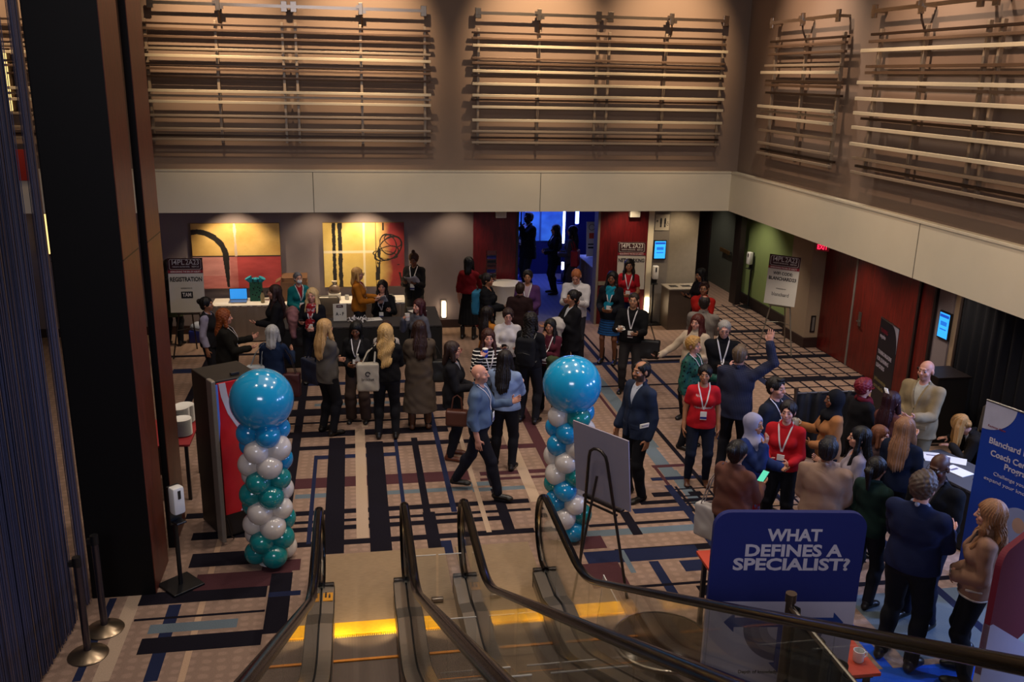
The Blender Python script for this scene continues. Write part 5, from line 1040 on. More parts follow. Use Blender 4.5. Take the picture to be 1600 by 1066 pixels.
    if kind in ('blazer', 'coat', 'jacket', 'puffer'):
        for sd in (-1, 1): V.cap(U((sd*.066, -.005, 1.452)), U((0, -.082, 1.458)), .02, None, .012)
    if top[0] == 'sweater' and 'turtle' in top: V.cap(U((0, -.012, 1.43)), Hd((0, .002, 1.50)), .066, .062, .02)
    V.field(vx); X, Y, Z = IU(V.X, V.Y, V.Z)
    V.g += wob(V.X, V.Y, V.Z, ph, .0042 if kind not in ('tshirt',) else .003)
    if kind == 'puffer': V.g += .007*np.abs(np.sin(np.pi*Z/.075))
    if kind in ('blazer', 'coat', 'jacket', 'puffer'):
        # lapels stand a little proud beside the opening
        vd = .28 if kind != 'puffer' else .12; edge = np.abs(X)-.070*np.clip((Z-(1.44-vd))/vd, 0, 1.3); lap = np.clip(1-np.abs(edge-.022)/.026, 0, 1)*(Y > .03)*np.clip((Z-(1.44-vd-.02))/.05, 0, 1)*(Z < 1.46); V.g -= .011*lap
        V.cut(-np.maximum(np.maximum(np.abs(X)-.066*np.clip((Z-(1.44-vd))/vd, 0, 1.2), (1.44-vd)-Z), .015-Y)); neck(V, .060)
        V.cut(-np.maximum(np.maximum(np.abs(X)-.004-.05*np.clip((.98-Z)/.3, 0, 1)*(kind == 'blazer'), Z-(1.44-vd)), .02-Y))
        if kind == 'blazer': # pockets
            for sd in (-1, 1): V.g -= .005*((np.abs(X-sd*.095*w) < .055) & (np.abs(Z-.95) < .022) & (Y > .02))
    elif kind in ('shirt', 'polo'): neck(V, .056, .0, .09); V.g += .003*((np.abs(X) < .006) & (Y > .03))
    elif kind == 'sweater' and 'turtle' not in top: neck(V, .058, .012)
    elif kind != 'sweater': neck(V, .066)
    zc = hem+zo*(hem > .6); V.cut(zc-V.Z if not lean else np.maximum(zc-V.Z, -9)); 
    if kind in ('tshirt', 'polo'): pass
    nm = {'tshirt': 'tee', 'polo': 'polo_shirt'}.get(kind, kind); TV = V
    tob = vol_obj(V, nm, cloth(colr, pat), o, s)
    if trim:
        V.g0 = V.g; V.g = np.maximum(V.g-.004, np.broadcast_to(np.maximum(V.Z-(zc+.016), zc-.003-V.Z), V.g.shape)); vol_obj(V, 'hem_trim', cloth(trim), tob, s); V.g = V.g0
        for sd in (-1, 1): MB().box((sd*.182*w*s, .03*s, .95*s), (.014*s, .13*s, .016*s), bev=.003).ob('pocket_trim', cloth(trim), tob)
    if kind == 'tshirt' and len(top) > 4:
        for tx, sz, dz, wd, dx in top[4]:
            me = text_mesh(tx, sz, wd); n = len(me.vertices); c = np.empty(n*3, np.float32); me.vertices.foreach_get('co', c); c = c.reshape(-1, 3); q = np.zeros_like(c); q[:, 0] = -c[:, 0]+dx; q[:, 2] = c[:, 1]+dz
            for i in range(n): sy = TV.surf_y(q[i, 0], q[i, 2]); q[i, 1] = (sy if sy is not None else .1)+.003+c[i, 2]
            me.vertices.foreach_set('co', (q*s).ravel()); me.materials.append(WTXT); link(bpy.data.objects.new('print', me), tob)
    if vest:
        V = Vol(); torso(V, .034); V.cap((0, 0, 1.0), (0, 0, .84), .16*w+.02, .16*w+.02, .05, 0, .76); V.field(vx); neck(V, .075)
        for sd in (-1, 1): c = U((sd*(sh+.03), 0, 1.36)); V.cut(-(np.sqrt((V.X-c[0])**2+(V.Y-c[1])**2+((V.Z-c[2])*.8)**2)-.075))
        V.cut(.86-V.Z); V.g += wob(V.X, V.Y, V.Z, ph+1, .003); vol_obj(V, 'vest', cloth(vest), o, s)
    # ---- hair
    st = hair[0]; V = Vol(); hv = vx*.8; dark = cloth(hair[1]) if st == 'hijab' else None
    def H(c, r, k=.02, sub=0): V.ell(Hd(c), r, RH, k, sub)
    def facecut(): H((0, .10, 1.555), (.060, .075, .080), .02, 1)
    bk = lambda p: U((0, -.05, 1.35))+(np.array(p)-np.array((0, -.05, 1.35)))
    if st in ('short', 'curlyshort', 'fringe', 'crop'):
        g_ = {'short': .014, 'curlyshort': .026, 'fringe': .010, 'crop': .008}[st]; H((0, -.016, 1.618), (.076+g_, .092+g_, .082+g_)); H((0, -.045, 1.565), (.066+g_*.6, .058, .07)); 
        if st in ('short', 'curlyshort'): H((0, .045, 1.692), (.055, .035, .02))
        H((0, .114, 1.568), (.085, .085, .098), .015, 1); 
        for sd in (-1, 1): H((sd*.085, .0, 1.555), (.02, .03, .05), .01, 1)
        if st == 'fringe': H((0, .03, 1.72), (.058, .10, .085), .02, 1)
    elif st in ('long', 'straight', 'wavy', 'halfup', 'bob', 'curly', 'pony', 'bun', 'topknot', 'updo'):
        ln = {'long': .34, 'straight': .36, 'wavy': .36, 'halfup': .32, 'bob': .14, 'curly': .20, 'pony': 0, 'bun': 0, 'topknot': 0, 'updo': 0}[st]; gg = .018 if st not in ('curly', 'wavy') else .028
        H((0, -.018, 1.618), (.076+gg, .094+gg*.8, .084+gg)); H((0, -.055, 1.56), (.072, .05, .075)); facecut()
        if st in ('bun', 'pony', 'updo', 'topknot', 'halfup', 'curly'): H((0, .115, 1.592), (.056, .062, .078), .02, 1)
        else: H((0, .105, 1.585), (.050, .056, .066), .02, 1)
        pass; H((0, .125, 1.53), (.065, .08, .10), .015, 1)
        if lean:
            for dx, dy in ((-.075, .03), (.075, .03), (-.05, -.07), (.05, -.07), (0, -.09)): a_ = Hd((dx, dy, 1.61)); V.cap(a_, a_+np.array((dx*.5, .02, -.34)), .040, .022, .03)
        elif ln:
            e0 = Hd((0, -.06, 1.58)); lp = 1.56-ln
            V.cap(Hd((0, -.055, 1.60)), bk((0, -.105, max(lp, 1.36))), .086, .098 if st != 'bob' else .07, .03, 0, .60)
            if lp < 1.33: V.cap(bk((0, -.105, 1.38)), bk((0, -.13*w, lp)), .098, .078, .03, 0, .42)
            for sd in (-1, 1):
                V.cap(Hd((sd*.070, .005, 1.60)), Hd((sd*.082, .02, 1.47)), .026, .030, .025)
                if st in ('long', 'wavy', 'straight') and ln > .3: V.cap(Hd((sd*.085, .02, 1.47)), bk((sd*.095, .085, 1.30)), .028, .022, .025)
        if st == 'pony': V.cap(Hd((0, -.10, 1.62)), Hd((0, -.135, 1.58)), .028, .035, .02); V.cap(Hd((0, -.135, 1.58)), Hd((0, -.12, 1.40)), .035, .02, .03)
        if st in ('bun', 'updo'): H((0, -.125, 1.63 if st == 'bun' else 1.60), (.045, .04, .045), .015)
        if st == 'topknot': H((0, -.03, 1.735), (.038, .038, .034), .012)
    elif st == 'hijab':
        H((0, -.015, 1.61), (.094, .112, .105)); V.cap(Hd((0, -.02, 1.56)), U((0, -.01, 1.43)), .088, .085, .04); V.ell(U((0, .015, 1.385)), (.135, .118, .075), RLm, .05); V.cap(U((.05, .09, 1.38)), U((.07, .125, 1.17)), .045, .035, .03, 0, .6); H((0, .105, 1.575), (.058, .06, .080), .012, 1)
    if V.p:
        V.field(hv); X, Y, Z = V.X-HP[0], V.Y-HP[1]+.03, V.Z
        if st == 'hijab': V.g += wob(V.X, V.Y, V.Z, ph, .003)
        elif st in ('curly', 'curlyshort'): V.g += .007*np.sin(95*V.X+2*np.sin(40*V.Z))*np.sin(90*V.Y)*np.sin(88*V.Z+1)
        else:
            a = np.arctan2(X, Y); V.g += (.007*np.sin(34*V.Z+3*a)*np.clip((1.62-V.Z)*8, 0, 1) if st == 'wavy' else 0); wv = 5*np.sin(22*V.Z+ph) if st == 'wavy' else 1.2*np.sin(9*V.Z); V.g += (.0036*np.sin(31*a+wv)+.0026*np.sin(67*a+wv*1.7+ph)+.004*np.sin(9*a+ph*3+5*V.Z))*np.clip((1.70-V.Z)*14+.35, .3, 1)
        hair_m = cloth(hair[1]) if st == 'hijab' else mat('hair', hair[1], .5, 0, .4, 60, .4, 160, (1, 1, .12), .0, .3)
        ho = vol_obj(V, 'headscarf' if st == 'hijab' else 'hair', hair_m, o, s)
    if scarf:
        V = Vol(); V.tor(U((0, .01, 1.435)), .072, .034, RL @ rotm(0, -14), .02); V.cap(U((.03, .10, 1.40)), U((.05, .135*w, 1.05)), .05, .055, .03, 0, .45); V.cap(U((-.03, .10, 1.40)), U((-.02, .13*w, 1.15)), .045, .05, .03, 0, .45); V.field(vx); V.g += .004*np.sin(60*V.X+4*np.sin(18*V.Z)); vol_obj(V, 'scarf', cloth(*scarf) if isinstance(scarf, tuple) else cloth(scarf), o, s)
    if mask:
        V = Vol(); V.ell(Hd((0, .072, 1.535)), (.052, .045, .045), RH, .02); V.field(vx*.8); vol_obj(V, 'face_mask', cloth('c9cdd0'), o, s)
        b = MB()
        for sd in (-1, 1): b.tube([tuple(Hd((sd*.05, .075, 1.55))*s), tuple(Hd((sd*.083, 0, 1.58))*s)], .003*s, 5)
        b.ob('mask_loop', WTXT, o)
    if glasses:
        b = MB()
        for sd in (-1, 1):
            c = [tuple(Hd((sd*.033+.022*math.cos(t), .108, 1.588+.017*math.sin(t)))*s) for t in [i*math.pi/6 for i in range(12)]]; b.tube(c, .0026*s, 5, closed=True); b.tube([tuple(Hd((sd*.055, .106, 1.592))*s), tuple(Hd((sd*.082, .02, 1.590))*s), tuple(Hd((sd*.083, -.015, 1.582))*s)], .0024*s, 5)
        b.tube([tuple(Hd((-.011, .109, 1.592))*s), tuple(Hd((.011, .109, 1.592))*s)], .0024*s, 5); b.ob('glasses', mat('glasses_frame', glasses if isinstance(glasses, str) else '16110f', .35), o)
    if lanyard:
        P = []; zb = 1.12
        def strap(sd):
            R_ = []
            for i in range(11):
                t = i/10; px = sd*(.070*(1-t)+.004); pz = 1.425-(1.425-zb-.02)*t; sy = TV.surf_y(px, pz+zo)
                if kind in ('blazer', 'jacket', 'coat'):
                    s2 = VS.surf_y(px, pz+zo); sy = max([q for q in (sy, s2) if q is not None] or [.12])
                R_.append((px, (sy if sy is not None else .12)+.006, pz+zo))
            return R_
        b = MB(); low = .1
        for sd in (-1, 1):
            R_ = strap(sd)
            if lean: R_ = [(p[0], p[1], p[2]) for p in R_]
            R_ = [(sd*.072, -.02, 1.47+zo)]+R_; low = R_[-1][1]
            b.tube([tuple(np.array(p)*s) for p in R_], .009*s, 6, flat=(1, .25))
        if not lean:
            low = max([q_ for q_ in (TV.surf_y(dx_, zb+zo-dz_) for dz_ in (.0, .06, .11) for dx_ in (-.04, .04)) if q_ is not None]+[low-.006])+.004
            lo_ = b.ob('lanyard', mat('white_ribbon', 'c4bfc2', .7), o, smooth=True)
            NAVB_, MAR_ = mat('badge_navy', '131f6b', .7), mat('badge_maroon', '3a0c16', .7); MB().box((0, (low+.012)*s, (zb-.06+zo)*s), (.085*s, .006*s, .115*s), bev=.003).ob('name_badge', PAPER, lo_); MB().box((0, (low+.016)*s, (zb-.09+zo)*s), (.085*s, .003*s, .03*s)).ob('badge_print', [NAVB_, MAR_][rs.randrange(2)], lo_)
    bpy.context.view_layer.update
    R = Matrix.Translation((x, y, 0)) @ Matrix.Rotation(math.radians(180+face_), 4, 'Z')
    G = {sd: R @ Vector(tuple((HANDS[sd][0]+HANDS[sd][1]*.075+HANDS[sd][2]*.032)*s)) for sd in (-1, 1)}
    o_ = {'o': o, 'R': R, 's': s, 'L': G[-1], 'Rt': G[1], 'top': TV, 'zo': zo, 'face': math.radians(180+face_)}
    return o_
# ------------------------------------------------------------------ things people carry
def loc_(P, p): return P['R'] @ Vector((p[0]*P['s'], p[1]*P['s'], (p[2]+P['zo'])*P['s']))
def carried(P, name, label, cat, p, rz=0): return thing(name, label, cat, loc_(P, p), P['face']+rz)
def tote(P, label, side, col, p=None, size=(.19, .06, .19), strap=None, rz=0, mark=None, name='tote_bag', top_z=1.42):
    """shoulder bag: size are half extents; p is the bag's middle in the wearer's frame"""
    p = p or (side*.27, -.04, .86); o = carried(P, name, label, 'bag', p, rz); m = mat('bag_'+name, col, .6 if name != 'tote_bag' else .85, 0, .1, 10, .15, 200)
    V = Vol(); V.box((0, 0, 0), (size[0]-.03, size[1]-.02, size[2]-.02), .025); V.cap((0, 0, -size[2]*.6), (0, 0, -size[2]*.5), size[1]*1.1, None, .05); V.field(.012); V.g += wob(V.X, V.Y, V.Z, size[0]*40, .003); vol_obj(V, 'bag_body', m, o)
    sp = Vector(loc_(P, (side*.13, -.01, top_z+.02))); MI = o.matrix_basis.inverted(); MI = (Matrix.Translation(o.location) @ Matrix.Rotation(P['face']+rz, 4, 'Z')).inverted(); a = MI @ sp
    sm = mat('strap_'+name, strap or col, .6)
    for dy in (-.03, .03):
        b = MB(); b.tube([(-size[0]*.55, dy, size[2]*.9), (-size[0]*.35+a.x*.4, dy+a.y*.5, size[2]+(a.z-size[2])*.55), (a.x, a.y+dy, a.z), (size[0]*.35+a.x*.4, dy+a.y*.5, size[2]+(a.z-size[2])*.55), (size[0]*.55, dy, size[2]*.9)], .009, 6, flat=(1.4, .5)); b.ob('strap', sm, o, smooth=True)
    if mark:
        for sy in (-1, 1):
            T_ = Matrix.Translation((0, sy*(size[1]+.012), -.02)) @ (Matrix.Rotation(math.pi/2, 4, 'X') if sy < 0 else Matrix.Rotation(math.pi, 4, 'Z') @ Matrix.Rotation(math.pi/2, 4, 'X'))
            text(mark, .06, T_, INK, o, size[0]*1.1); b = MB(); b.tube([(.03*math.cos(t), sy*(size[1]+.012), .06+.03*math.sin(t)) for t in [i*.6 for i in range(10)]], .008, 5); b.ob('emblem', INK, o)
    return o
def hand_bag(P, label, side, col, size=(.15, .06, .11), drop=.34, name='handbag', p=None):
    p = p or (side*.25, .02, .62); o = carried(P, name, label, 'bag', p); m = mat('leather_'+col, col, .45, 0, .1)
    V = Vol(); V.box((0, 0, 0), (size[1]-.02, size[0]-.03, size[2]-.03), .03); V.field(.011); vol_obj(V, 'bag_body', m, o)
    for dx in (-.03, .03): MB().tube([(dx, -size[0]*.5, size[2]*.9), (dx*.6, -size[0]*.35, size[2]+drop*.5), (0, 0, size[2]+drop*.62), (dx*.6, size[0]*.35, size[2]+drop*.5), (dx, size[0]*.5, size[2]*.9)], .008, 6).ob('handle', m, o, smooth=True)
    return o
def backpack(P, label, col, pat='plain', w=.14):
    o = carried(P, 'backpack', label, 'backpack', (0, -.195, 1.16)); m = cloth(col, pat)
    V = Vol(); V.box((0, 0, 0), (w-.05, .03, .17), .05); V.ell((0, -.055, -.06), (w*.75, .05, .10), None, .03); V.field(.012); V.g += wob(V.X, V.Y, V.Z, 2, .003); vol_obj(V, 'bag_body', m, o)
    MB().tube([(-.03, .01, .21), (-.02, .0, .25), (.02, 0, .25), (.03, .01, .21)], .008).ob('grab_loop', BLKP, o)
    for sd in (-1, 1): MB().tube([(sd*.085, .05, .17), (sd*.10, .14, .265), (sd*.105, .24, .24), (sd*.11, .315, .08), (sd*.13, .26, -.08), (sd*.125, .06, -.16)], .018, 8, flat=(1.2, .4)).ob('strap', BLKP, o, smooth=True)
    MB().tube([(-w*.7, -.1, .0), (0, -.112, .02), (w*.7, -.1, .0)], .004, 5).ob('zip', BLKP, o); return o
def in_hand(P, hand, kind, label, col='e4dfd6', dz=0, tilt=0):
    q = P['Rt' if hand == 'R' else 'L']
    if kind == 'mug': return cup('coffee_mug', label, (q.x, q.y, q.z-.05+dz), mat('mug_'+col, col, .25, var=.03), .04, .09)
    if kind == 'cup': return cup('paper_cup', label, (q.x, q.y, q.z-.06+dz), mat('cup_'+col, col, .5, var=.03), .038, .115, handle=False, lid=WHT if col != 'd8d2c8' else None)
    if kind == 'glass': return cup('drinking_glass', label, (q.x, q.y, q.z-.05+dz), ACR, .036, .11, handle=False, cat='glass')
    if kind == 'bottle':
        o = thing('water_bottle', label, 'bottle', (q.x, q.y, q.z-.09)); MB().lathe([(.03, 0), (.033, .02), (.033, .13), (.014, .17), (.014, .185)], n=16).ob('body', mat('bottle_plastic', 'a09c9c', .2), o, smooth=True); MB().lathe([(.016, .185), (.016, .205)], n=12).ob('cap', WHT, o); return o
    if kind == 'phone':
        o = thing('mobile_phone', label, 'phone', q, P['face']); o.rotation_euler = (math.radians(35+tilt), 0, P['face']); MB().box((0, .02, 0), (.074, .15, .009), bev=.003).ob('case', BLKP, o); MB().box((0, .02, .0055), (.066, .138, .002)).ob('screen', emis('phone_'+col, col, .9), o); return o
    if kind == 'papers':
        o = thing('paper_sheets', label, 'paper', q, P['face']); o.rotation_euler = (math.radians(40+tilt), .15, P['face'])
        b = MB(); b.grid(lambda u, v: ((u-.5)*.24, (v-.3)*.30, .03*(u-.5)**2*4+.015*math.sin(5*v)), 8, 8); b.ob('sheet', mat('sheet_'+col, col, .7, var=.05), o, smooth=True, solid=.004); MB().box((0, .06, .03), (.14, .03, .002)).box((0, .0, .03), (.14, .012, .002)).ob('print', GR1, o); return o
    if kind == 'saucer':
        o = thing('cup_and_saucer', label, 'cup and saucer', (q.x, q.y, q.z-.005)); MB().lathe([(.03, 0), (.05, .003), (.078, .014), (.08, .017), (.05, .008), (.001, .007)], n=24).ob('saucer', CERAM, o, smooth=True); c = MB().lathe([(.022, .008), (.036, .02), (.042, .065), (.038, .065), (.03, .02), (.001, .015)], n=20, cap=False).ob('cup', CERAM, o, smooth=True); MB().tube([(.038, 0, .055), (.062, 0, .05), (.06, 0, .03), (.034, 0, .025)], .005, 6).ob('handle', CERAM, c, smooth=True); return o
    if kind == 'card':
        o = thing('white_card', label, 'card', q, P['face']); o.rotation_euler = (math.radians(50), 0, P['face']); MB().box((0, .02, 0), (.15, .10, .004)).ob('card', PAPER, o); MB().box((0, .02, .003), (.1, .01, .002)).ob('print', GR1, o); return o
def bundle(P, label, col, p=(0, .26, 1.10), name='folded_coat', r=(.15, .08, .12), drape_=.22):
    o = carried(P, name, label, 'coat' if name == 'folded_coat' else 'cloth', p); V = Vol(); V.ell((0, 0, 0), r, None, .03); V.ell((.06, .02, .05), (r[0]*.6, r[1], r[2]*.6), None, .03); V.cap((-.04, .03, 0), (-.06, .02, -drape_), .07, .05, .04); V.cap((.06, .03, 0), (.07, .02, -drape_*.9), .06, .05, .04); V.field(.012); V.g += wob(V.X*1.6, V.Y, V.Z*1.6, 4, .006); vol_obj(V, 'cloth', cloth(col), o); return o
# ------------------------------------------------------------------ people
def pr(label, x, y, h, a, *args, **k): return person(label, x, y, h, a-math.degrees(math.atan2(x, y)), *args, **k)
BK, DK, NV = '0e0d11', '16151a', '141a2e'
# by the registration sign and desks
q = pr('person in a dark green coat half hidden behind the registration sign', -3.451, 17.612, 1.66, 160, 'f', 'light', ('straight', '14100f'), ('coat', '39412c', 'plain', .6))
backpack(q, 'black backpack on the person in dark green behind the sign', BK)
pr('person with a dark bun in a black vest over lilac-grey sleeves', -2.354, 14.735, 1.60, 70, 'f', 'tan', ('bun', '120f10'), ('blouse', '8d88a0'), vest=DK)
q = pr('person with auburn curls in a black suit holding a cup', -1.942, 13.671, 1.66, 85, 'f', 'pink', ('curly', '7a3c18'), ('blazer', '14120f'), arms=('gest', 'hold'), w=1.22, under='1a181a', lanyard=True)
q = pr('tall person with long brown hair and glasses in black facing the desk', -1.327, 15.092, 1.70, -82, 'f', 'light', ('long', '2a1713'), ('jacket', '0d0c10'), arms=('hold', 'waist'), glasses=True, under='3a3238')
bundle(q, 'dusty pink coat over the arm of the tall person with glasses', '8a5f62', (.05, -.30, 1.12), r=(.13, .11, .2), drape_=.3)
pr('person with short grey hair and a white mask in a teal blazer', -1.044, 16.805, 1.55, 20, 'f', 'light', ('crop', '5a5a60'), ('blazer', '0f6468'), arms=('gest', 'waist'), under='8c1a22', mask=True, lanyard=True)
q = pr('laughing blond person with a red and white scarf in a black cardigan', -0.721, 15.07, 1.64, -18, 'f', 'pink', ('long', 'c8a878'), ('jacket', '0f0f16'), arms=('waist', 'phone'), scarf=('a89498', 'floral'), under='8c1a22', lanyard=True)
in_hand(q, 'R', 'phone', 'phone in the hand of the laughing blond person', '101018'); tote(q, 'black patterned shoulder bag of the laughing blond person', 1, '141216', (.26, -.05, .82), (.15, .06, .16), name='shoulder_bag')
q = pr('person with a silver bob in a navy top seen from behind', -1.195, 12.947, 1.60, 165, 'f', 'light', ('bob', '9a9896'), ('sweater', '12203a'), arms=('hold', 'gest'))
tote(q, 'white tote on the shoulder of the person with a silver bob', -1, '9aa0a4', (-.26, -.08, .92), (.14, .06, .15)); tote(q, 'maroon leather bag of the person with a silver bob', 1, '3c1216', (.27, -.05, .78), (.13, .06, .17), strap='1a0c0c', name='shoulder_bag')
q = pr('blond person in a grey tweed blazer carrying a navy tote', -0.441, 12.746, 1.72, 125, 'f', 'light', ('long', 'b08a5a'), ('blazer', '514c48', 'plain'), arms=('waist', 'cross'))
tote(q, 'large navy tote on the arm of the blond person in tweed', -1, '161d33', (-.27, -.06, .90), (.21, .07, .17), name='leather_tote')
q = pr('person with long black hair holding a bottle, in a black blazer and brown trousers', -0.013, 13.165, 1.57, -10, 'f', 'brown', ('long', '0d0b0b'), ('blazer', '100f12'), ('wide', '3f3029'), arms=('hold', 'waist'), look=(0, -18), lanyard=True, under='3a3434')
in_hand(q, 'L', 'bottle', 'small bottle held by the person in brown trousers')
q = pr('blond person in black seen from behind with a printed white tote', 0.393, 12.464, 1.70, 178, 'f', 'light', ('wavy', 'b8935c'), ('sweater', '0c0b0e'), arms=('strap', 'hold'), w=1.15)
tote(q, 'cream tote bag with dark print on the blond person in black', -1, 'a39a8c', (-.25, -.12, .98), (.16, .06, .20), mark='brochet')
q = pr('brown-haired person in a long brown-grey coat with a black bag', 0.891, 12.779, 1.66, 185, 'f', 'light', ('long', '2e1a14'), ('coat', '4e4238', 'plain', .30), arms=('hold', 'hold'), w=1.18, shoes='4a2c1c', boots=True)
tote(q, 'boxy black shoulder bag of the person in the long coat', 1, '0c0b0d', (.29, .0, .92), (.12, .07, .16), name='shoulder_bag')
pr('blond person in a mustard cardigan standing behind the desk', 0.045, 16.796, 1.62, 80, 'f', 'light', ('bob', 'b98c50'), ('jacket', '9a5c16'), arms=('papers', 'papers'), glasses=True, under='8c1a22', lanyard=True)
q = pr('person with long dark hair seated behind the registration desk', 0.497, 17.162, 1.66, -10, 'f', 'light', ('straight', '1a100e'), ('jacket', '100f12'), arms=('gest', 'chest'), sit=True, under='2a2428', lanyard=True)
in_hand(q, 'R', 'papers', 'white papers between the two people behind the desk', 'b9b4b0')
q = pr('person with a topknot in a dark suit looking at a phone', 1.145, 17.713, 1.72, -15, 'f', 'brown', ('topknot', '3a2018'), ('blazer', '1a181a'), ('pants', '3a342e'), arms=('phone', 'phone'), look=(0, -20), under='0f0f12', lanyard=True)
in_hand(q, 'R', 'phone', 'phone held by the person with a topknot', '1a1c22'); in_hand(q, 'L', 'papers', 'crumpled white papers held by the person with a topknot', 'b4aeb0')
q = pr('person with dark red hair drinking from a white cup by the desk', 0.991, 14.324, 1.60, -50, 'f', 'pink', ('bob', '3a1418'), ('sweater', '4f4f58'), arms=('down', 'mouth'))
in_hand(q, 'R', 'cup', 'white cup at the mouth of the person with dark red hair', 'd8d2c8')
pr('person in a dark vest and cream top behind the blond person in black', 0.428, 13.237, 1.54, 175, 'f', 'light', ('bun', '2c1712'), ('sweater', 'a39a94'), vest='1a1a22', arms=('hold', 'hold'))
pr('black-haired person in a red top and long black skirt at the round table', 2.207, 17.51, 1.66, 165, 'f', 'light', ('bob', '0d0b0c'), ('sweater', '6e1019', 'plain', .97), ('skirt', '0e0d10', 'plain', .32), arms=('down', 'table'), boots=True)
q = pr('dark-haired person in a black puffer jacket with a patterned backpack', 2.347, 15.929, 1.66, 75, 'f', 'tan', ('bun', '1a1110'), ('puffer', '0e0e12'), arms=('waist', 'hold'))
backpack(q, 'colourful teal patterned backpack on the person in a puffer jacket', '1d5a78', 'check')
pr('smiling person in a purple cardigan with a white lanyard', 3.11, 16.061, 1.68, -5, 'f', 'tan', ('bun', '15100f'), ('jacket', '4c2c58'), arms=('waist', 'waist'), w=1.2, under='a08c98', lanyard=True)
pr('short-haired person in a dark brown jacket with back turned before purple', 2.87, 15.506, 1.58, 175, 'm', 'light', ('short', '2a1c16'), ('jacket', '271617'), arms=('down', 'down'))
q = pr('person in a white sweater and glasses among the group by the round table', 2.336, 13.614, 1.60, 5, 'f', 'pink', ('bun', '2a1a16'), ('sweater', 'b9b3b4'), arms=('hold', 'hold'), glasses=True, look=(0, -8), w=1.15)
in_hand(q, 'R', 'mug', 'dark drink cup held by the person in the white sweater', '1a1414')
pr('person with long dark hair in a mustard top facing away to the side', 2.057, 13.843, 1.58, 130, 'f', 'tan', ('straight', '170f0e'), ('sweater', '9a6020'), arms=('hold', 'hold'))
q = pr('person in a black striped sweater drinking from a blue cup', 1.818, 12.203, 1.66, 10, 'f', 'pink', ('long', '35180f'), ('sweater', '0f0f14', 'hstripe'), arms=('waist', 'mouth'), lanyard=True, w=1.1)
in_hand(q, 'R', 'cup', 'blue cup at the mouth of the person in stripes', '1c3fa8')
q = pr('person with dark curls in black with a black backpack', 2.552, 12.845, 1.72, 160, 'f', 'light', ('curly', '15100f'), ('sweater', '0e0d11'), arms=('waist', 'waist'))
backpack(q, 'black backpack on the person with dark curls', '121216')
q = pr('person in a maroon top with a green jacket over one arm', 2.925, 13.197, 1.52, -15, 'f', 'tan', ('long', '0f0c0c'), ('sweater', '4a1826'), arms=('carry', 'chin'), lanyard=True)
bundle(q, 'olive green jacket over the arm of the person in maroon', '36402a', (-.16, .22, 1.02), r=(.12, .08, .10), drape_=.34)
q = pr('ginger-haired person in a white checked shirt looking down', 3.945, 15.708, 1.80, -12, 'm', 'pink', ('crop', '9a5a34'), ('shirt', 'b4b0b2', 'check'), ('pants', '2a2a32'), arms=('phone', 'phone'), look=(0, -35), under='b4b0b2', w=1.1)
in_hand(q, 'R', 'card', 'folded tan leaflet held by the ginger-haired person')
q = pr('person with a low bun in a black coat hurrying with a white wrap', 3.517, 14.244, 1.72, -60, 'f', 'tan', ('bun', '140f0e'), ('coat', '0f0e12', 'plain', .72), arms=('carry', 'out'), step=1, w=1.1)
bundle(q, 'white fluffy wrap carried by the hurrying person in black', 'b0a9a4', (-.03, .26, 1.16), r=(.14, .10, .13), drape_=.32)
pr('person in a teal scarf and striped blue skirt by the doors', 4.589, 15.652, 1.72, -12, 'f', 'brown', ('straight', '120e0e'), ('coat', '12151c', 'plain', .84), ('skirt', '1d4f86', 'hstripe', .55), arms=('waist', 'waist'), scarf='16809a', boots=True, lanyard=True)
pr('person in a red tee in front of the networking sign', 5.276, 16.85, 1.70, 0, 'f', 'tan', ('long', '17100f'), ('tshirt', '9c1420', 'plain', .88), ('pants', '1c2850'), arms=('waist', 'waist'), glasses=True, lanyard=True)
q = pr('person in a black sweater holding a white cup and saucer', 4.486, 13.98, 1.72, -8, 'm', 'olive', ('crop', '2a211c'), ('sweater', '0c0c0f'), ('pants', '2e2b2b'), arms=('hold', 'cup'), lanyard=True, w=1.12)
in_hand(q, 'R', 'saucer', 'white cup and saucer held by the person in a black sweater')
tote(q, 'black laptop bag at the hip of the person with the saucer', -1, '0a0a0d', (-.30, .02, .80), (.18, .06, .15), name='laptop_bag')
# beyond the open doors
pr('tall bearded person in a black coat in the blue doorway', 4.224, 21.926, 1.88, -60, 'm', 'dark', ('short', '0d0b0b'), ('coat', '0c0c10', 'plain', .7), arms=('chin', 'waist'), beard=.8, lanyard=True, w=1.25)
pr('long-haired person in black standing in the blue doorway', 4.764, 21.277, 1.68, -75, 'f', 'tan', ('straight', '0d0b0c'), ('coat', '0f0f14', 'plain', .74), arms=('waist', 'waist'), w=1.1)
q = pr('person in a long grey coat carrying a red bag in the doorway', 5.034, 20.697, 1.74, -100, 'f', 'tan', ('straight', '140e10'), ('coat', '4a4448', 'plain', .22), arms=('waist', 'waist'))
tote(q, 'bright red shoulder bag in the blue doorway', -1, 'b01820', (-.22, -.14, 1.02), (.17, .08, .18), name='shoulder_bag')
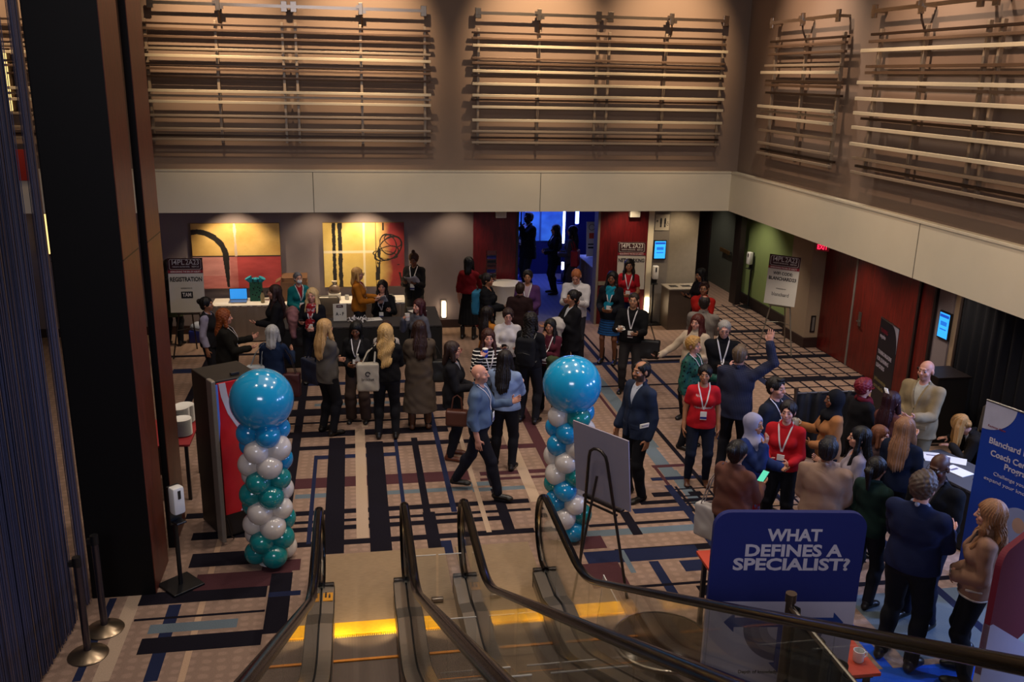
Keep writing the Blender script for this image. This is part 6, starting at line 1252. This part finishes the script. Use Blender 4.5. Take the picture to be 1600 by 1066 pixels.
# by the washroom passage
q = pr('person with long black hair looking at a phone by the washroom passage', 6.587, 16.382, 1.60, -50, 'f', 'tan', ('long', '0d0b0c'), ('sweater', '17141a'), arms=('phone', 'phone'), look=(0, -15))
in_hand(q, 'R', 'phone', 'phone of the person by the washroom passage', '15151c')
pr('person in a bright red sweater and glasses behind the balding one', 6.08, 14.952, 1.66, -10, 'f', 'tan', ('short', '2c1814'), ('sweater', 'a01a14'), arms=('chest', 'cross'), glasses=True, w=1.15)
pr('balding person in a grey striped shirt seen from behind', 5.57, 13.625, 1.74, 172, 'm', 'pink', ('fringe', '2a211e'), ('shirt', '8a8178', 'stripe'), ('pants', '26262c'), arms=('hold', 'hold'), w=1.15)
q = pr('red-haired person in a cream turtleneck stretching out one arm', 5.078, 12.659, 1.68, -25, 'f', 'pink', ('long', '4a1a12'), ('sweater', 'b5a28c', 'turtle'), arms=('waist', 'out'), w=1.2)
in_hand(q, 'R', 'mug', 'dark cup in the outstretched hand of the red-haired person', '17120f')
q = pr('blond person with tousled curls in black and green florals', 4.635, 11.606, 1.64, 65, 'f', 'pink', ('curlyshort', 'a07840'), ('blouse', '10141a', 'floral'), arms=('hold', 'down'), w=1.15, lanyard=True)
tote(q, 'olive shoulder bag of the blond person in florals', -1, '4a4a34', (-.27, -.1, .86), (.13, .06, .13), name='shoulder_bag')
pr('grey-haired person with glasses in black with arms crossed', 5.191, 11.893, 1.80, 5, 'm', 'pink', ('crop', '8f8a84'), ('sweater', '0c0c10', 'turtle'), arms=('cross2', 'cross'), glasses=True, lanyard=True, look=(0, -12), w=1.05)
pr('person in a dark checked suit raising one hand', 4.888, 10.626, 1.80, 165, 'm', 'pink', ('short', '5a4a3c'), ('blazer', '171a2e', 'check'), ('pants', '15151c'), arms=('waist', 'raise'), under='b0b4c4', w=1.15)
q = pr('person in a red tee with white print looking to the side', 4.338, 10.403, 1.62, 8, 'f', 'tan', ('pony', '120d0d'), ('tshirt', 'a8141e', 'plain', .86, [('Have a question?', .05, 1.16, .24, 0), ('Ask me', .045, 1.32, .07, .075)]), ('jeans', '151a2a'), arms=('down', 'down'), lanyard=True, shoes='4a2a18', boots=True, w=1.1, look=(-10, 0))
q = pr('bearded person in a navy blazer and open white shirt by the easel', 3.394, 10.115, 1.80, -50, 'm', 'tan', ('fringe', '120f0e'), ('blazer', '1b2438'), ('pants', '0f0f14'), arms=('down', 'down2'), beard=.85, under='b4b8c4', w=1.05)
o = carried(q, 'white_card', 'white folded paper tucked in the navy blazer pocket', 'paper', (-.24, .10, 1.02)); MB().box((0, 0, 0), (.012, .14, .05)).ob('sheet', PAPER, o); MB().box((-.007, 0, 0), (.002, .1, .008)).ob('print', GR1, o)
# booth crowd
pr('dark-haired person in a navy sweater before the low black drape', 4.834, 9.44, 1.76, 60, 'm', 'pink', ('short', '171210'), ('sweater', '161a26'), arms=('down', 'down'), lanyard=True, beard=.3)
pr('dark-haired person in a red sweater with a white lanyard', 4.733, 8.914, 1.66, -8, 'f', 'pink', ('updo', '171011'), ('sweater', 'a3121c'), arms=('waist', 'waist'), lanyard=True, w=1.1)
q = pr('person in a lavender headscarf touching the mouth', 4.211, 8.642, 1.64, 62, 'f', 'tan', ('hijab', '8a88a0'), ('coat', '1c2c5c', 'plain', .7), ('skirt', '5a74b8', 'floral', .3), arms=('hold', 'chin'))
q = pr('dark-haired person in a brown sweater seen from behind with a lit phone', 3.683, 7.845, 1.68, 150, 'f', 'olive', ('bun', '100c0c'), ('sweater', '5a382e'), arms=('waist', 'phone'), w=1.2)
in_hand(q, 'R', 'phone', 'green lit phone of the person in the brown sweater', '2fae90', .03)
tote(q, 'white tote hanging low beside the person in brown', -1, 'a39c98', (-.28, .0, .72), (.14, .05, .18))
pr('person in a beige shirt with dark grey-streaked hair, back turned', 4.543, 7.661, 1.74, 172, 'm', 'brown', ('short', '1c1a1e'), ('shirt', '8a7060'), ('pants', '15151a'), arms=('waist', 'waist'), w=1.2, under='8a7060')
q = pr('person in a black headscarf and camel blazer holding a white mug', 5.466, 9.225, 1.66, -70, 'f', 'brown', ('hijab', '0b0c14'), ('blazer', '96633c'), arms=('waist', 'gest'), under='15141a')
in_hand(q, 'R', 'mug', 'white mug raised by the person in a black headscarf')
pr('person with short red hair and glasses in black, back turned', 6.105, 9.675, 1.62, 130, 'f', 'pink', ('curlyshort', '6a1420'), ('jacket', '100e12'), arms=('waist', 'waist'), glasses='a01828', w=1.12, scarf='5a0f1a')
o_ = pr('person with burgundy hair and a white hair clip, back turned', 6.191, 9.191, 1.62, 140, 'f', 'light', ('halfup', '2a0f16'), ('sweater', '5a3430'), arms=('hold', 'hold'))
b = MB()
for dx in (-.02, 0, .02): b.tube([(dx-.02, -.115, 1.685), (dx, -.128, 1.665), (dx+.025, -.135, 1.64)], .006, 6)
b.ob('hair_clip', WTXT, o_['o'], smooth=True)
q = pr('bald person in a beige suit jacket holding a white card', 6.938, 9.709, 1.82, -28, 'm', 'pink', ('bald', '5a4038'), ('blazer', '857458'), ('pants', '766850'), arms=('hold', 'waist'), under='a8a49a', beard=.15, w=1.2)
in_hand(q, 'R', 'card', 'white card held by the bald person in beige')
q = pr('smiling person with long black hair in a pale shirt at the booth', 5.156, 8.135, 1.64, -80, 'f', 'light', ('long', '0b0a0c'), ('shirt', '8a7f88'), arms=('waist', 'gest'))
q['o']['label'] = 'smiling person with long black hair in a pale shirt, side on'
q = pr('brown-haired person holding a glass between black hair and long fair hair', 5.618, 8.457, 1.50, 60, 'f', 'pink', ('bob', '6a3f2a'), ('sweater', '3a2a2c'), arms=('hold', 'chest'))
in_hand(q, 'R', 'glass', 'clear glass held between the black-haired and fair-haired people')
pr('person with long straight fair-brown hair in navy, back turned', 5.752, 8.242, 1.68, 160, 'f', 'light', ('straight', '8a6248'), ('sweater', '11182c'), arms=('down', 'down'), w=1.1)
pr('blond person in a dark jacket bending over the booth table', 7.67, 9.28, 1.68, -78, 'f', 'light', ('long', 'c08a4c'), ('jacket', '1d1814'), arms=('reach', 'reach'), sit=True, lean=32, look=(0, -30))
q = pr('person with a dark curly ponytail in a deep green jacket', 4.964, 7.462, 1.60, 150, 'f', 'brown', ('pony', '120d0d'), ('jacket', '10241f'), arms=('waist', 'waist'), under='4a5a58')
pr('bald person with glasses in a black jacket by the booth table', 5.347, 7.055, 1.80, -30, 'm', 'dark', ('bald', '120c0a'), ('jacket', '0d0f16'), ('jeans', '14182a'), arms=('waist', 'waist'), glasses=True, under='5a5460', look=(0, -14), w=1.1)
pr('person with curly grey-brown hair in a navy sweater, back turned', 4.792, 6.5, 1.88, 160, 'm', 'pink', ('curlyshort', '4a3c34'), ('sweater', '121a38'), ('pants', '0d0d12'), arms=('hold', 'hold'), w=1.2, under='8f93a8')
q = pr('person with wavy fair-brown hair in a beige trimmed blazer', 5.246, 6.212, 1.72, -85, 'f', 'light', ('wavy', '8a6040'), ('blazer', '8e6a55', 'plain', .86), ('pants', '0c0c10'), arms=('clasp', 'clasp'), shoes='0e0d10', under='2a2024', boots=True, trim='b9aca0')
in_hand(q, 'R', 'card', 'small notebook in the hands of the person in the beige blazer')
# in the middle of the floor
q = pr('bald bearded person in a blue-grey shirt striding across the carpet', 1.459, 10.441, 1.72, 78, 'm', 'pink', ('bald', '6a5a50'), ('shirt', '4d5f7c', 'plain', .95), ('pants', '12131f'), arms=('gest', 'down'), step=1, beard=.35, w=1.15, under='4d5f7c', lanyard=True, tuck=1)
q = pr('dark-haired person in a pale blue sweater with a black bag, back turned', 1.898, 11.193, 1.66, 165, 'f', 'light', ('long', '17100f'), ('sweater', '7a8cae'), arms=('strap', 'hold'), w=1.25)
tote(q, 'soft black shoulder bag on the person in pale blue', -1, '0c0b10', (-.26, -.1, .95), (.15, .07, .18), name='shoulder_bag')
q = pr('person with glasses and a brown bob in a dark coat, side on', 1.261, 11.644, 1.66, 80, 'f', 'light', ('bob', '2a1a15'), ('coat', '121116', 'plain', .78), arms=('waist', 'hold'), glasses='6a1c20', shoes='5a2c1a', under='8a8a90')
hand_bag(q, 'brown leather handbag hanging from the person in the dark coat', 1, '4a2418', p=(.24, .10, .70))
